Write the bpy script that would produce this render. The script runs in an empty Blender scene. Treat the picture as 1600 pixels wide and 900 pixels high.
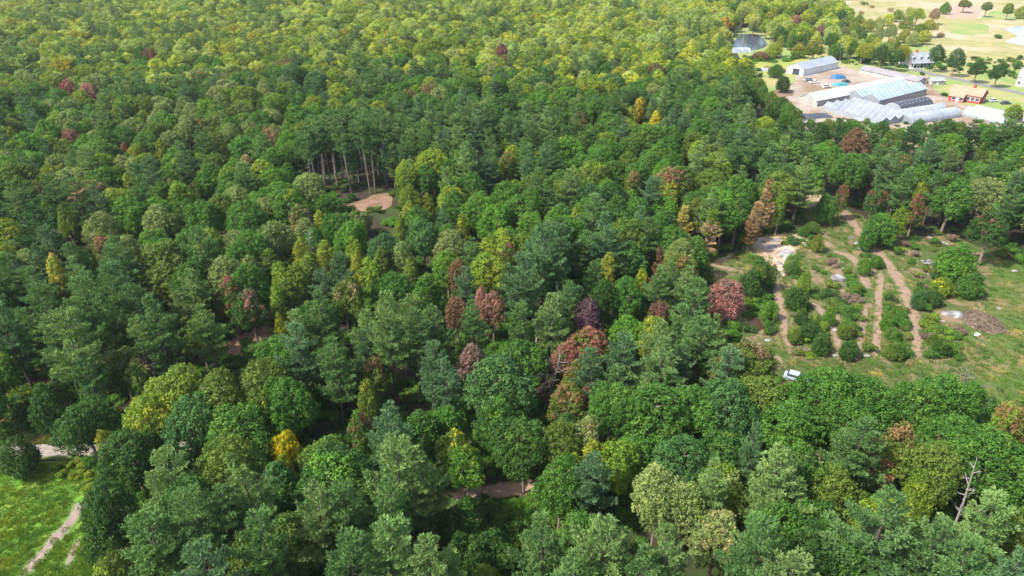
import bpy, bmesh, math, random
import numpy as np
from mathutils import Vector, Matrix

# ------------------------------------------------------------------ camera, sky, sun, exposure
SC = bpy.context.scene
COL = SC.collection
CAM_H = 80.0
PITCH = math.radians(29.5)
FPX = 1061.0                       # focal length in pixels of the 1600 px wide photograph
cam_d = bpy.data.cameras.new('camera')
cam_d.sensor_width = 36.0
cam_d.lens = 36.0 * FPX / 1600.0
cam_d.clip_start = 0.5
cam_d.clip_end = 20000.0
cam = bpy.data.objects.new('camera', cam_d)
COL.objects.link(cam)
cam.location = (0, 0, CAM_H)
cam.rotation_euler = (math.radians(90) - PITCH, 0, 0)
SC.camera = cam

SUN_EL = math.radians(50)
SUN_AZ = math.radians(-116)         # measured from +Y (view direction), negative = towards the left
sun_dir = Vector((math.sin(SUN_AZ) * math.cos(SUN_EL), math.cos(SUN_AZ) * math.cos(SUN_EL), math.sin(SUN_EL)))
world = bpy.data.worlds.new('World')
SC.world = world
world.use_nodes = True
wn = world.node_tree.nodes
wl = world.node_tree.links
wn.clear()
wo = wn.new('ShaderNodeOutputWorld')
wb = wn.new('ShaderNodeBackground')
ws = wn.new('ShaderNodeTexSky')
ws.sky_type = 'NISHITA'
ws.sun_disc = False
ws.sun_elevation = SUN_EL
ws.sun_rotation = SUN_AZ
ws.air_density = 1.0
ws.dust_density = 2.5
ws.ozone_density = 1.0
wb.inputs['Strength'].default_value = 0.15
wl.new(ws.outputs[0], wb.inputs[0])
wl.new(wb.outputs[0], wo.inputs[0])
sun_d = bpy.data.lights.new('sun', 'SUN')
sun_d.energy = 3.9
sun_d.angle = math.radians(1.2)
sun_d.color = (1.0, 0.95, 0.86)
sun = bpy.data.objects.new('sun', sun_d)
COL.objects.link(sun)
sun.rotation_euler = sun_dir.to_track_quat('Z', 'Y').to_euler()
SC.view_settings.view_transform = 'Standard'
SC.view_settings.look = 'None'
SC.view_settings.exposure = 1.38
SC.view_settings.gamma = 1.0
SC.view_settings.use_curve_mapping = False
SC.cycles.max_bounces = 6
SC.cycles.diffuse_bounces = 3
SC.cycles.transmission_bounces = 3
SC.cycles.glossy_bounces = 2
SC.cycles.transparent_max_bounces = 4
SC.cycles.volume_bounces = 1
SC.cycles.use_denoising = True
SC.cycles.use_adaptive_sampling = True

# ------------------------------------------------------------------ small helpers
random.seed(7)
RNG = np.random.default_rng(7)
cT, sT = math.cos(PITCH), math.sin(PITCH)

def G(px, py, h=0.0):
    """the point at height h above the ground that the photograph shows at pixel (px, py)"""
    u = (px - 800) / FPX
    v = (py - 450) / FPX
    t = (CAM_H - h) / (sT + v * cT)
    return Vector((u * t, (cT - v * sT) * t, h))

def proj(x, y, z):
    dz = z - CAM_H
    depth = y * cT - dz * sT
    if depth < 1:
        return (-9999, 9999, 1)
    return (800 + FPX * x / depth, 450 + FPX * (-y * sT - dz * cT) / depth, depth)

def inside(poly, x, y):
    r = False
    n = len(poly)
    j = n - 1
    for i in range(n):
        xi, yi = poly[i]
        xj, yj = poly[j]
        if (yi > y) != (yj > y) and x < (xj - xi) * (y - yi) / (yj - yi) + xi:
            r = not r
        j = i
    return r

def wob(x, y, s=1.0, k=0.0):
    """smooth wandering value in about -1..1"""
    x, y = x / s, y / s
    return (math.sin(x * 1.7 + y * 0.9 + k) + math.sin(x * -0.8 + y * 2.1 + 1.7 * k + 1.3) + math.sin(x * 3.1 - y * 2.7 + 0.6 * k + 4.0) * 0.6) / 2.6

def link(o, parent=None):
    COL.objects.link(o)
    if parent is not None:
        o.parent = parent
    return o

def tag(o, label=None, cat=None, group=None, kind=None):
    if label:
        o['label'] = label
    if cat:
        o['category'] = cat
    if group:
        o['group'] = group
    if kind:
        o['kind'] = kind
    return o

def empty(name, loc, rz=0.0):
    o = bpy.data.objects.new(name, None)
    o.empty_display_size = 0.5
    o.location = loc
    o.rotation_euler = (0, 0, rz)
    return link(o)

# ------------------------------------------------------------------ materials
def new_mat(name):
    m = bpy.data.materials.new(name)
    m.use_nodes = True
    nt = m.node_tree
    nt.nodes.clear()
    out = nt.nodes.new('ShaderNodeOutputMaterial')
    return m, nt, out

def N(nt, typ, **kw):
    n = nt.nodes.new(typ)
    for k, v in kw.items():
        setattr(n, k, v)
    return n

def leaf_material(name, rough, translucency, spec):
    m, nt, out = new_mat(name)
    L = nt.links.new
    t1 = N(nt, 'ShaderNodeAttribute', attribute_type='INSTANCER', attribute_name='tint')
    t2 = N(nt, 'ShaderNodeAttribute', attribute_type='INSTANCER', attribute_name='tint_two')
    lobe = N(nt, 'ShaderNodeAttribute', attribute_type='GEOMETRY', attribute_name='lobe')
    shade = N(nt, 'ShaderNodeAttribute', attribute_type='GEOMETRY', attribute_name='shade')
    # second leaf colour on the share of clumps given by tint_two's alpha
    add = N(nt, 'ShaderNodeMath', operation='ADD')
    L(lobe.outputs['Fac'], add.inputs[0])
    L(t2.outputs['Alpha'], add.inputs[1])
    mr = N(nt, 'ShaderNodeMapRange')
    mr.inputs['From Min'].default_value = 0.9
    mr.inputs['From Max'].default_value = 1.1
    L(add.outputs[0], mr.inputs['Value'])
    mix = N(nt, 'ShaderNodeMix', data_type='RGBA')
    L(mr.outputs[0], mix.inputs['Factor'])
    L(t1.outputs['Color'], mix.inputs['A'])
    L(t2.outputs['Color'], mix.inputs['B'])
    hsv = N(nt, 'ShaderNodeHueSaturation')
    hr = N(nt, 'ShaderNodeMapRange')
    hr.inputs['To Min'].default_value = 0.52
    hr.inputs['To Max'].default_value = 0.475
    L(shade.outputs['Fac'], hr.inputs['Value'])
    L(hr.outputs[0], hsv.inputs['Hue'])
    vr = N(nt, 'ShaderNodeMapRange')
    vr.inputs['To Min'].default_value = 0.62
    vr.inputs['To Max'].default_value = 1.42
    L(shade.outputs['Fac'], vr.inputs['Value'])
    L(vr.outputs[0], hsv.inputs['Value'])
    L(mix.outputs['Result'], hsv.inputs['Color'])
    p = N(nt, 'ShaderNodeBsdfPrincipled')
    p.inputs['Roughness'].default_value = rough
    p.inputs['Specular IOR Level'].default_value = spec
    L(hsv.outputs[0], p.inputs['Base Color'])
    tr = N(nt, 'ShaderNodeBsdfTranslucent')
    warm = N(nt, 'ShaderNodeMix', data_type='RGBA', blend_type='MULTIPLY')
    warm.inputs['Factor'].default_value = 1.0
    warm.inputs['B'].default_value = (1.25, 1.2, 0.55, 1)
    L(hsv.outputs[0], warm.inputs['A'])
    L(warm.outputs['Result'], tr.inputs['Color'])
    ms = N(nt, 'ShaderNodeMixShader')
    ms.inputs[0].default_value = translucency
    L(p.outputs[0], ms.inputs[1])
    L(tr.outputs[0], ms.inputs[2])
    L(ms.outputs[0], out.inputs[0])
    return m

def noisy(name, c1, c2, scale=1.0, rough=0.85, c3=None, scale3=0.1, bump=0.0, spec=0.2, detail=6, lo=0.35, hi=0.65, metallic=0.0):
    """two colours in fractal noise, optionally a third one in broad patches"""
    m, nt, out = new_mat(name)
    L = nt.links.new
    geo = N(nt, 'ShaderNodeNewGeometry')
    n1 = N(nt, 'ShaderNodeTexNoise')
    n1.inputs['Scale'].default_value = scale
    n1.inputs['Detail'].default_value = detail
    n1.inputs['Roughness'].default_value = 0.65
    L(geo.outputs['Position'], n1.inputs['Vector'])
    r1 = N(nt, 'ShaderNodeMapRange')
    r1.inputs['From Min'].default_value = lo
    r1.inputs['From Max'].default_value = hi
    L(n1.outputs[0], r1.inputs['Value'])
    mix = N(nt, 'ShaderNodeMix', data_type='RGBA')
    mix.inputs['A'].default_value = (*c1, 1)
    mix.inputs['B'].default_value = (*c2, 1)
    L(r1.outputs[0], mix.inputs['Factor'])
    res = mix.outputs['Result']
    if c3 is not None:
        n3 = N(nt, 'ShaderNodeTexNoise')
        n3.inputs['Scale'].default_value = scale3
        n3.inputs['Detail'].default_value = 5
        L(geo.outputs['Position'], n3.inputs['Vector'])
        r3 = N(nt, 'ShaderNodeMapRange')
        r3.inputs['From Min'].default_value = 0.46
        r3.inputs['From Max'].default_value = 0.62
        L(n3.outputs[0], r3.inputs['Value'])
        mx = N(nt, 'ShaderNodeMix', data_type='RGBA')
        L(r3.outputs[0], mx.inputs['Factor'])
        L(res, mx.inputs['A'])
        mx.inputs['B'].default_value = (*c3, 1)
        res = mx.outputs['Result']
    p = N(nt, 'ShaderNodeBsdfPrincipled')
    p.inputs['Roughness'].default_value = rough
    p.inputs['Specular IOR Level'].default_value = spec
    p.inputs['Metallic'].default_value = metallic
    L(res, p.inputs['Base Color'])
    if bump:
        b = N(nt, 'ShaderNodeBump')
        b.inputs['Strength'].default_value = bump
        b.inputs['Distance'].default_value = 0.3
        L(n1.outputs[0], b.inputs['Height'])
        L(b.outputs[0], p.inputs['Normal'])
    L(p.outputs[0], out.inputs[0])
    return m

def edged(name, c1, c2, grass1, grass2, scale=1.2):
    """worn earth that gives way to grass towards the strip's border (attribute edge: 0 at the border, 1 in the middle)"""
    m, nt, out = new_mat(name)
    L = nt.links.new
    geo = N(nt, 'ShaderNodeNewGeometry')
    def noise(s):
        n = N(nt, 'ShaderNodeTexNoise')
        n.inputs['Scale'].default_value = s
        n.inputs['Detail'].default_value = 6
        n.inputs['Roughness'].default_value = 0.65
        L(geo.outputs['Position'], n.inputs['Vector'])
        return n.outputs[0]
    def mixc(f, a, b):
        x = N(nt, 'ShaderNodeMix', data_type='RGBA')
        L(f, x.inputs['Factor'])
        for s, k in ((a, 'A'), (b, 'B')):
            if isinstance(s, tuple):
                x.inputs[k].default_value = (*s, 1)
            else:
                L(s, x.inputs[k])
        return x.outputs['Result']
    def rng(v, lo, hi):
        r = N(nt, 'ShaderNodeMapRange')
        r.inputs['From Min'].default_value = lo
        r.inputs['From Max'].default_value = hi
        L(v, r.inputs['Value'])
        return r.outputs[0]
    earth = mixc(rng(noise(scale), 0.35, 0.65), c1, c2)
    grass = mixc(rng(noise(scale * 1.7), 0.35, 0.65), grass1, grass2)
    e = N(nt, 'ShaderNodeAttribute', attribute_type='GEOMETRY', attribute_name='edge')
    a = N(nt, 'ShaderNodeMath', operation='ADD')
    L(e.outputs['Fac'], a.inputs[0])
    L(noise(0.8), a.inputs[1])
    res = mixc(rng(a.outputs[0], 0.80, 1.22), grass, earth)
    p = N(nt, 'ShaderNodeBsdfPrincipled')
    p.inputs['Roughness'].default_value = 0.9
    p.inputs['Specular IOR Level'].default_value = 0.15
    L(res, p.inputs['Base Color'])
    L(p.outputs[0], out.inputs[0])
    return m

M = {}
M['broad'] = leaf_material('broad_leaves', 0.6, 0.3, 0.12)
M['needle'] = leaf_material('needles', 0.65, 0.25, 0.1)
M['bark'] = noisy('bark', (0.10, 0.075, 0.055), (0.22, 0.18, 0.14), 3.0)
M['dark_bark'] = noisy('dark_bark', (0.045, 0.036, 0.028), (0.09, 0.075, 0.06), 3.0)
M['pale_bark'] = noisy('pale_bark', (0.17, 0.155, 0.14), (0.27, 0.25, 0.225), 2.0)
M['grey_bark'] = noisy('grey_bark', (0.10, 0.09, 0.08), (0.17, 0.155, 0.14), 2.0)
M['floor'] = noisy('leaf_litter', (0.018, 0.015, 0.009), (0.04, 0.028, 0.016), 0.7, c3=(0.026, 0.045, 0.010), scale3=0.12)
M['meadow'] = noisy('meadow', (0.055, 0.145, 0.013), (0.088, 0.178, 0.018), 0.6, c3=(0.14, 0.18, 0.022), scale3=0.22, bump=0.4)
M['rough_grass'] = noisy('rough_grass', (0.034, 0.060, 0.012), (0.066, 0.078, 0.022), 0.8, c3=(0.155, 0.112, 0.066), scale3=0.17, bump=0.4)
M['lawn'] = noisy('mown_grass', (0.044, 0.078, 0.014), (0.068, 0.092, 0.021), 0.5, c3=(0.125, 0.10, 0.046), scale3=0.07)
M['straw'] = noisy('dry_marsh_grass', (0.16, 0.165, 0.055), (0.26, 0.225, 0.10), 0.12, c3=(0.30, 0.24, 0.16), scale3=0.025)
M['yellow_field'] = noisy('yellowing_grass', (0.20, 0.21, 0.04), (0.28, 0.25, 0.06), 0.2, c3=(0.13, 0.19, 0.035), scale3=0.05)
M['green_field'] = noisy('green_field', (0.12, 0.18, 0.045), (0.18, 0.22, 0.07), 0.2, c3=(0.24, 0.21, 0.09), scale3=0.04)
M['plough'] = noisy('ploughed_soil', (0.25, 0.165, 0.12), (0.31, 0.22, 0.165), 0.3)
M['yard'] = noisy('yard_gravel', (0.20, 0.165, 0.135), (0.28, 0.24, 0.20), 0.3, c3=(0.16, 0.11, 0.07), scale3=0.05)
M['earth'] = noisy('bare_earth', (0.15, 0.088, 0.06), (0.21, 0.132, 0.094), 0.9, c3=(0.12, 0.08, 0.045), scale3=0.25, bump=0.5)
M['sand'] = noisy('pale_sand', (0.22, 0.145, 0.095), (0.31, 0.225, 0.155), 0.9, c3=(0.33, 0.275, 0.225), scale3=0.2, bump=0.5)
M['track'] = edged('worn_track', (0.135, 0.094, 0.064), (0.225, 0.162, 0.112), (0.044, 0.074, 0.014), (0.08, 0.088, 0.026))
M['gravel_road'] = edged('gravel_road', (0.17, 0.145, 0.13), (0.24, 0.21, 0.19), (0.05, 0.09, 0.015), (0.08, 0.11, 0.02))
M['dirt_road'] = edged('dirt_road', (0.22, 0.145, 0.10), (0.34, 0.24, 0.17), (0.030, 0.030, 0.012), (0.045, 0.055, 0.016))
M['chalk_track'] = edged('chalk_track', (0.13, 0.10, 0.078), (0.23, 0.185, 0.15), (0.045, 0.125, 0.011), (0.07, 0.15, 0.014))
M['asphalt'] = noisy('asphalt', (0.12, 0.115, 0.11), (0.16, 0.155, 0.145), 0.4)
M['rock'] = noisy('pale_rock', (0.15, 0.145, 0.145), (0.29, 0.28, 0.275), 0.9, c3=(0.10, 0.095, 0.095), scale3=0.6, bump=0.6)
M['brush'] = noisy('dead_brushwood', (0.08, 0.06, 0.045), (0.16, 0.12, 0.085), 1.5)
M['white_paint'] = noisy('white_paint', (0.52, 0.52, 0.51), (0.60, 0.60, 0.59), 0.5, rough=0.5)
M['white_film'] = noisy('white_film', (0.19, 0.212, 0.238), (0.26, 0.278, 0.30), 0.15, rough=0.4, spec=0.4)
M['white_roof'] = noisy('white_roofing', (0.40, 0.41, 0.42), (0.48, 0.485, 0.49), 0.2, rough=0.5)
M['grey_wall'] = noisy('grey_wall', (0.24, 0.235, 0.22), (0.32, 0.31, 0.29), 0.3)
M['glazing'] = noisy('whitewashed_glass', (0.17, 0.24, 0.28), (0.24, 0.305, 0.34), 0.12, rough=0.25, spec=0.5)
M['pale_glazing'] = noisy('clouded_glass', (0.13, 0.15, 0.172), (0.19, 0.207, 0.225), 0.12, rough=0.3, spec=0.5)
M['shade_cloth'] = noisy('black_shade_cloth', (0.035, 0.04, 0.055), (0.055, 0.06, 0.075), 0.5, rough=0.7)
M['grey_roof'] = noisy('grey_roofing', (0.15, 0.145, 0.15), (0.21, 0.20, 0.21), 0.3, rough=0.7)
M['slate'] = noisy('grey_shingle', (0.18, 0.195, 0.22), (0.24, 0.26, 0.285), 0.5)
M['red_wall'] = noisy('red_clapboard', (0.25, 0.035, 0.035), (0.32, 0.05, 0.045), 0.5)
M['tan_roof'] = noisy('tan_shingle', (0.25, 0.15, 0.10), (0.32, 0.20, 0.14), 0.5)
M['window'] = noisy('window_glass', (0.03, 0.035, 0.045), (0.05, 0.055, 0.065), 0.5, rough=0.1, spec=0.6)
M['tyre'] = noisy('tyre_rubber', (0.02, 0.02, 0.02), (0.03, 0.03, 0.03), 2)
M['blue'] = noisy('blue_sheet', (0.02, 0.09, 0.19), (0.03, 0.12, 0.23), 0.6, rough=0.5)
M['teal'] = noisy('teal_sheet', (0.04, 0.17, 0.19), (0.06, 0.21, 0.22), 0.6, rough=0.5)
M['silver'] = noisy('silver_paint', (0.24, 0.29, 0.35), (0.28, 0.33, 0.39), 0.5, rough=0.3, spec=0.5)
M['dark_paint'] = noisy('dark_paint', (0.03, 0.035, 0.05), (0.04, 0.045, 0.06), 0.5, rough=0.3, spec=0.5)
M['red_paint'] = noisy('red_paint', (0.45, 0.05, 0.04), (0.5, 0.06, 0.05), 0.5, rough=0.4)

def water(name, col, rough):
    m, nt, out = new_mat(name)
    p = N(nt, 'ShaderNodeBsdfPrincipled')
    p.inputs['Base Color'].default_value = (*col, 1)
    p.inputs['Roughness'].default_value = rough
    n1 = N(nt, 'ShaderNodeTexNoise')
    n1.inputs['Scale'].default_value = 1.5
    b = N(nt, 'ShaderNodeBump')
    b.inputs['Strength'].default_value = 0.06
    geo = N(nt, 'ShaderNodeNewGeometry')
    nt.links.new(geo.outputs['Position'], n1.inputs['Vector'])
    nt.links.new(n1.outputs[0], b.inputs['Height'])
    nt.links.new(b.outputs[0], p.inputs['Normal'])
    nt.links.new(p.outputs[0], out.inputs[0])
    return m
M['pond_water'] = water('pond_water', (0.05, 0.06, 0.075), 0.2)
M['brown_water'] = water('brown_water', (0.040, 0.022, 0.010), 0.35)
M['marsh_water'] = water('marsh_water', (0.25, 0.27, 0.29), 0.2)

# ------------------------------------------------------------------ mesh builders
class MB:
    """collects vertices and faces, then becomes one mesh"""
    def __init__(s):
        s.v, s.f = [], []
    def add(s, vs, fs):
        b = len(s.v)
        s.v += [tuple(p) for p in vs]
        s.f += [tuple(i + b for i in q) for q in fs]
        return s
    def box(s, x0, x1, y0, y1, z0, z1):
        return s.add([(x0, y0, z0), (x1, y0, z0), (x1, y1, z0), (x0, y1, z0), (x0, y0, z1), (x1, y0, z1), (x1, y1, z1), (x0, y1, z1)],
                     [(3, 2, 1, 0), (4, 5, 6, 7), (0, 1, 5, 4), (1, 2, 6, 5), (2, 3, 7, 6), (3, 0, 4, 7)])
    def tube(s, pts, rad, n=6):
        pts = [Vector(p) for p in pts]
        vs, fs = [], []
        for i, p in enumerate(pts):
            d = (pts[min(i + 1, len(pts) - 1)] - pts[max(i - 1, 0)]).normalized()
            a = d.orthogonal().normalized()
            c = d.cross(a)
            for k in range(n):
                w = 2 * math.pi * k / n
                vs.append(p + (a * math.cos(w) + c * math.sin(w)) * rad[i])
        for i in range(len(pts) - 1):
            for k in range(n):
                fs.append((i * n + k, i * n + (k + 1) % n, (i + 1) * n + (k + 1) % n, (i + 1) * n + k))
        fs.append(tuple(range(n - 1, -1, -1)))
        fs.append(tuple((len(pts) - 1) * n + k for k in range(n)))
        return s.add(vs, fs)
    def extrude(s, prof, y0, y1):
        """a profile in x,z carried along y"""
        n = len(prof)
        vs = [(x, y0, z) for x, z in prof] + [(x, y1, z) for x, z in prof]
        fs = [(i, (i + 1) % n, (i + 1) % n + n, i + n) for i in range(n)]
        fs += [tuple(range(n - 1, -1, -1)), tuple(range(n, 2 * n))]
        return s.add(vs, fs)
    def mesh(s, name, mat):
        me = bpy.data.meshes.new(name)
        me.from_pydata(s.v, [], s.f)
        me.materials.append(mat)
        bm = bmesh.new()
        bm.from_mesh(me)
        bmesh.ops.recalc_face_normals(bm, faces=bm.faces)
        bm.to_mesh(me)
        bm.free()
        return me
    def build(s, name, mat, parent=None):
        return link(bpy.data.objects.new(name, s.mesh(name, mat)), parent)

def np_mesh(name, V, F, mat, attrs=None):
    me = bpy.data.meshes.new(name)
    nv, nf = len(V), len(F)
    me.vertices.add(nv)
    me.vertices.foreach_set('co', V.astype(np.float32).ravel())
    me.loops.add(nf * 4)
    me.loops.foreach_set('vertex_index', F.astype(np.int32).ravel())
    me.polygons.add(nf)
    me.polygons.foreach_set('loop_start', np.arange(0, nf * 4, 4, dtype=np.int32))
    me.update(calc_edges=True)
    for k, a in (attrs or {}).items():
        at = me.attributes.new(k, 'FLOAT', 'FACE')
        at.data.foreach_set('value', a.astype(np.float32))
    me.materials.append(mat)
    return me

def unit(a):
    return a / np.maximum(np.linalg.norm(a, axis=-1, keepdims=True), 1e-9)

def kites(P, D, S, ln, wd):
    """leaf sprays: from P along D, with side vector S"""
    D, S = unit(D), unit(S)
    a = P
    b = P + D * (ln * 0.5)[:, None] + S * wd[:, None]
    c = P + D * ln[:, None]
    d = P + D * (ln * 0.5)[:, None] - S * wd[:, None]
    V = np.stack([a, b, c, d], 1).reshape(-1, 3)
    return V, np.arange(len(V)).reshape(-1, 4)

def leaf_cards(P, Nn, size, rg):
    """leaf sprays lying across the normal Nn, centred on P"""
    n = unit(Nn)
    t = unit(np.cross(n, rg.normal(size=P.shape)))
    b = np.cross(n, t)
    w = size[:, None]
    V = np.stack([P - t * w, P - b * w * 0.62 + n * w * 0.12, P + t * w, P + b * w * 0.62 + n * w * 0.12], 1).reshape(-1, 3)
    return V, np.arange(len(V)).reshape(-1, 4)

def limbs(mb, rg, H, z0, R, n, r0, droop=0.0):
    for i in range(n):
        a = i * 2.4 + rg.uniform(-0.4, 0.4)
        z = z0 + (H * 0.8 - z0) * i / max(n - 1, 1)
        L = R * rg.uniform(0.55, 0.85) * (1 - 0.45 * i / n)
        d = Vector((math.cos(a), math.sin(a), 0))
        p0 = Vector((0, 0, z))
        mb.tube([p0, p0 + d * L * 0.5 + Vector((0, 0, L * (0.32 - droop))), p0 + d * L + Vector((0, 0, L * (0.62 - droop)))], [r0, r0 * 0.6, r0 * 0.2], 4)

def broad_tree(seed, R, H, z_low, lobes, lobe_r, cards, card, shape, flat=0.8, heads=4):
    """crown of leaf clumps on limbs: several merging heads of foliage; shape(t) is a head's half width at share t of its height"""
    rg = np.random.default_rng(seed)
    domes = [(rg.uniform(-0.1, 0.1) * R, rg.uniform(-0.1, 0.1) * R, 0.68 * R, H, z_low)]
    a0 = rg.uniform(0, 6.28)
    for k in range(heads):
        a = a0 + 2 * math.pi * k / heads + rg.uniform(-0.5, 0.5)
        w = R * rg.uniform(0.40, 0.60)
        off = min(R * rg.uniform(0.35, 0.65), R * 1.05 - w)
        top = z_low + (H - z_low) * rg.uniform(0.62, 0.95)
        domes.append((off * math.cos(a), off * math.sin(a), w, top, z_low * rg.uniform(0.75, 1.1)))
    area = np.array([d[2] * (d[3] - d[4]) for d in domes])
    area /= area.sum()
    cs, tries = [], 0
    bump = rg.uniform(0, 6.28, 4)
    while len(cs) < lobes and tries < 5000:
        tries += 1
        dk = int(rg.choice(len(domes), p=area))
        cx, cy, w, top, low = domes[dk]
        t = rg.uniform(0.0, 1.0) ** 0.8
        a = rg.uniform(0, 2 * math.pi)
        ww = w * shape(t) * (1 + 0.14 * math.sin(2 * a + bump[0] + dk) + 0.10 * math.sin(3 * a + bump[1] + 3 * t))
        r = lobe_r * rg.uniform(0.6, 1.35)
        rho = max(ww * rg.uniform(0.84, 1.06) - r * 0.75, 0)
        x, y, z = cx + rho * math.cos(a), cy + rho * math.sin(a), low + r * 0.4 + t * (top - low - r * 1.25)
        buried = False
        for k, (ox, oy, ow, ot, ol) in enumerate(domes):
            if k != dk and ol < z < ot:
                if math.hypot(x - ox, y - oy) < 0.62 * ow * shape((z - ol) / (ot - ol)):
                    buried = True
                    break
        if buried:
            continue
        if all((x - o[0]) ** 2 + (y - o[1]) ** 2 + (z - o[2]) ** 2 > (0.62 * (r + o[3])) ** 2 for o in cs):
            cs.append((x, y, z, r, dk))
    Vs, Sh, Lo = [], [], []
    topz = max(c[2] for c in cs)
    tone = rg.uniform(-0.12, 0.12, len(domes))
    for (x, y, z, r, dk) in cs:
        k = int(cards * (r / lobe_r) ** 2)
        c = np.array([x, y, z])
        dm = domes[dk]
        out = unit(c - np.array([dm[0], dm[1], dm[4] + 0.3 * (dm[3] - dm[4])]))
        d = unit(rg.normal(size=(k, 3)) + out * 0.6 + np.array([0, 0, 0.25]))
        rad = r * rg.uniform(0.6, 1.12, (k, 1)) * (1 + 0.22 * np.sin(d[:, :1] * 7 + d[:, 1:2] * 5 + x))
        P = c + d * rad * np.array([1, 1, flat])
        nn = d + rg.normal(size=(k, 3)) * 0.55
        V, _ = leaf_cards(P, nn, card * rg.uniform(0.55, 1.3, k), rg)
        Vs.append(V)
        Sh.append(np.clip(0.5 + tone[dk] + rg.uniform(-0.2, 0.2) + rg.normal(size=k) * 0.17, 0, 1))
        lb = 0.55 * rg.uniform() + 0.45 * (z - z_low * 0.8) / (topz - z_low * 0.8) * (0.75 + 0.25 * math.sin(math.atan2(y, x) + bump[3]))
        Lo.append(np.clip(lb + rg.normal(size=k) * 0.09, 0, 1))
    V = np.concatenate(Vs)
    V[:, 2] *= H / V[:, 2].max()
    F = np.arange(len(V)).reshape(-1, 4)
    crown = np_mesh('crown', V, F, M['broad'], {'shade': np.concatenate(Sh), 'lobe': np.concatenate(Lo)})
    mb = MB()
    r0 = 0.018 * H
    mb.tube([(0, 0, -0.3), (0.05, 0, z_low), (0.1 * R * rg.uniform(-1, 1), 0.1 * R * rg.uniform(-1, 1), H * 0.8)], [r0, r0 * 0.7, r0 * 0.2], 7)
    limbs(mb, rg, H, z_low * 0.8, R, 7, r0 * 0.45)
    for d in domes[1:]:
        mb.tube([(0, 0, z_low * 0.7), (d[0] * 0.6, d[1] * 0.6, (d[4] + d[3]) * 0.4), (d[0], d[1], d[4] + 0.7 * (d[3] - d[4]))], [r0 * 0.6, r0 * 0.4, r0 * 0.12], 5)
    return crown, mb.mesh('trunk', M['bark'])

def pine_tree(seed, R, H, base, gap=0.12, tip_flat=0.0, density=1.0):
    """white pine: whorls of limbs that turn up into feathery plumes"""
    rg = np.random.default_rng(seed)
    P, D, ln, sh, lo = [], [], [], [], []
    mb = MB()
    r0 = 0.014 * H
    mb.tube([(0, 0, -0.3), (0, 0, H * 0.45), (0, 0, H * 0.9)], [r0, r0 * 0.6, 0.03], 7)
    z = base * H
    up = np.array([0, 0, 1.0])
    ang = rg.uniform(0, 6.28)
    while z < H * 0.985:
        t = (z - base * H) / (H - base * H)
        prof = R * min(1.0, 0.62 + 1.1 * t) * (1 - t) ** (0.92 - 0.3 * tip_flat) * 1.2
        n = int(rg.integers(3, 6)) if t < 0.85 else 3
        ang += rg.uniform(0.3, 1.0)
        for i in range(n):
            if rg.uniform() < gap:
                continue
            a = ang + 2 * math.pi * i / n + rg.uniform(-0.3, 0.3)
            L = max(prof * rg.uniform(0.6, 1.28), 0.45)
            o = np.array([math.cos(a), math.sin(a), 0.0])
            s = np.array([-math.sin(a), math.cos(a), 0.0])
            rise = 0.12 + 0.35 * t + rg.uniform(-0.08, 0.12)
            z0 = z + rg.uniform(-0.3, 0.3)
            cl = rg.uniform(0.3, 0.7)
            lb = np.clip(0.4 * rg.uniform() + 0.6 * t, 0, 1)
            def at(q):
                return np.array([0, 0, z0]) + o * L * q + up * (L * (rise * q + 0.22 * q * q))
            if L > 1.2:
                mb.tube([at(0), at(0.3), at(0.55)], [0.03 + 0.008 * L, 0.025, 0.01], 3)
            m = max(int(L / 0.30), 3)
            for j in range(m):
                q = 0.14 + 0.86 * (j + rg.uniform(0, 0.8)) / m
                c = at(min(q, 1.0))
                for sd in (-1, 1):
                    bl = L * 0.36 * (1.12 - q) * rg.uniform(0.6, 1.25) + 0.26
                    bd = unit(o * rg.uniform(0.55, 0.95) + s * sd * rg.uniform(0.55, 0.95) + up * rg.uniform(0.05, 0.4))
                    k = max(int(bl / 0.26 * density), 1)
                    for e in range(k):
                        f = (e + 1) / k
                        p = c + bd * bl * f + up * 0.16 * f
                        for _ in range(10):
                            P.append(p + rg.normal(size=3) * 0.08)
                            D.append(bd * 0.5 + up * 0.55 + o * 0.2 + rg.normal(size=3) * 0.5)
                            ln.append(rg.uniform(0.26, 0.52))
                            sh.append(np.clip(cl + rg.normal() * 0.15 + 0.12 * (f - 0.5), 0, 1))
                            lo.append(lb)
            for _ in range(5):
                P.append(at(1.0))
                D.append(o * 0.7 + up * 0.7 + rg.normal(size=3) * 0.35)
                ln.append(rg.uniform(0.5, 0.8))
                sh.append(cl)
                lo.append(lb)
        z += rg.uniform(0.85, 1.35) * (1.0 if t < 0.8 else 0.55)
    for _ in range(14):
        P.append(np.array([0, 0, H - 0.75]))
        D.append(up + rg.normal(size=3) * 0.35)
        ln.append(0.7)
        sh.append(0.6)
        lo.append(1.0)
    P, D, ln = np.array(P), np.array(D), np.array(ln)
    S = np.cross(D, rg.normal(size=D.shape))
    V, F = kites(P, D, S, ln, ln * 0.16)
    V[:, 2] *= H / V[:, 2].max()
    crown = np_mesh('crown', V, F, M['needle'], {'shade': np.array(sh), 'lobe': np.array(lo)})
    return crown, mb.mesh('trunk', M['dark_bark'])

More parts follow.
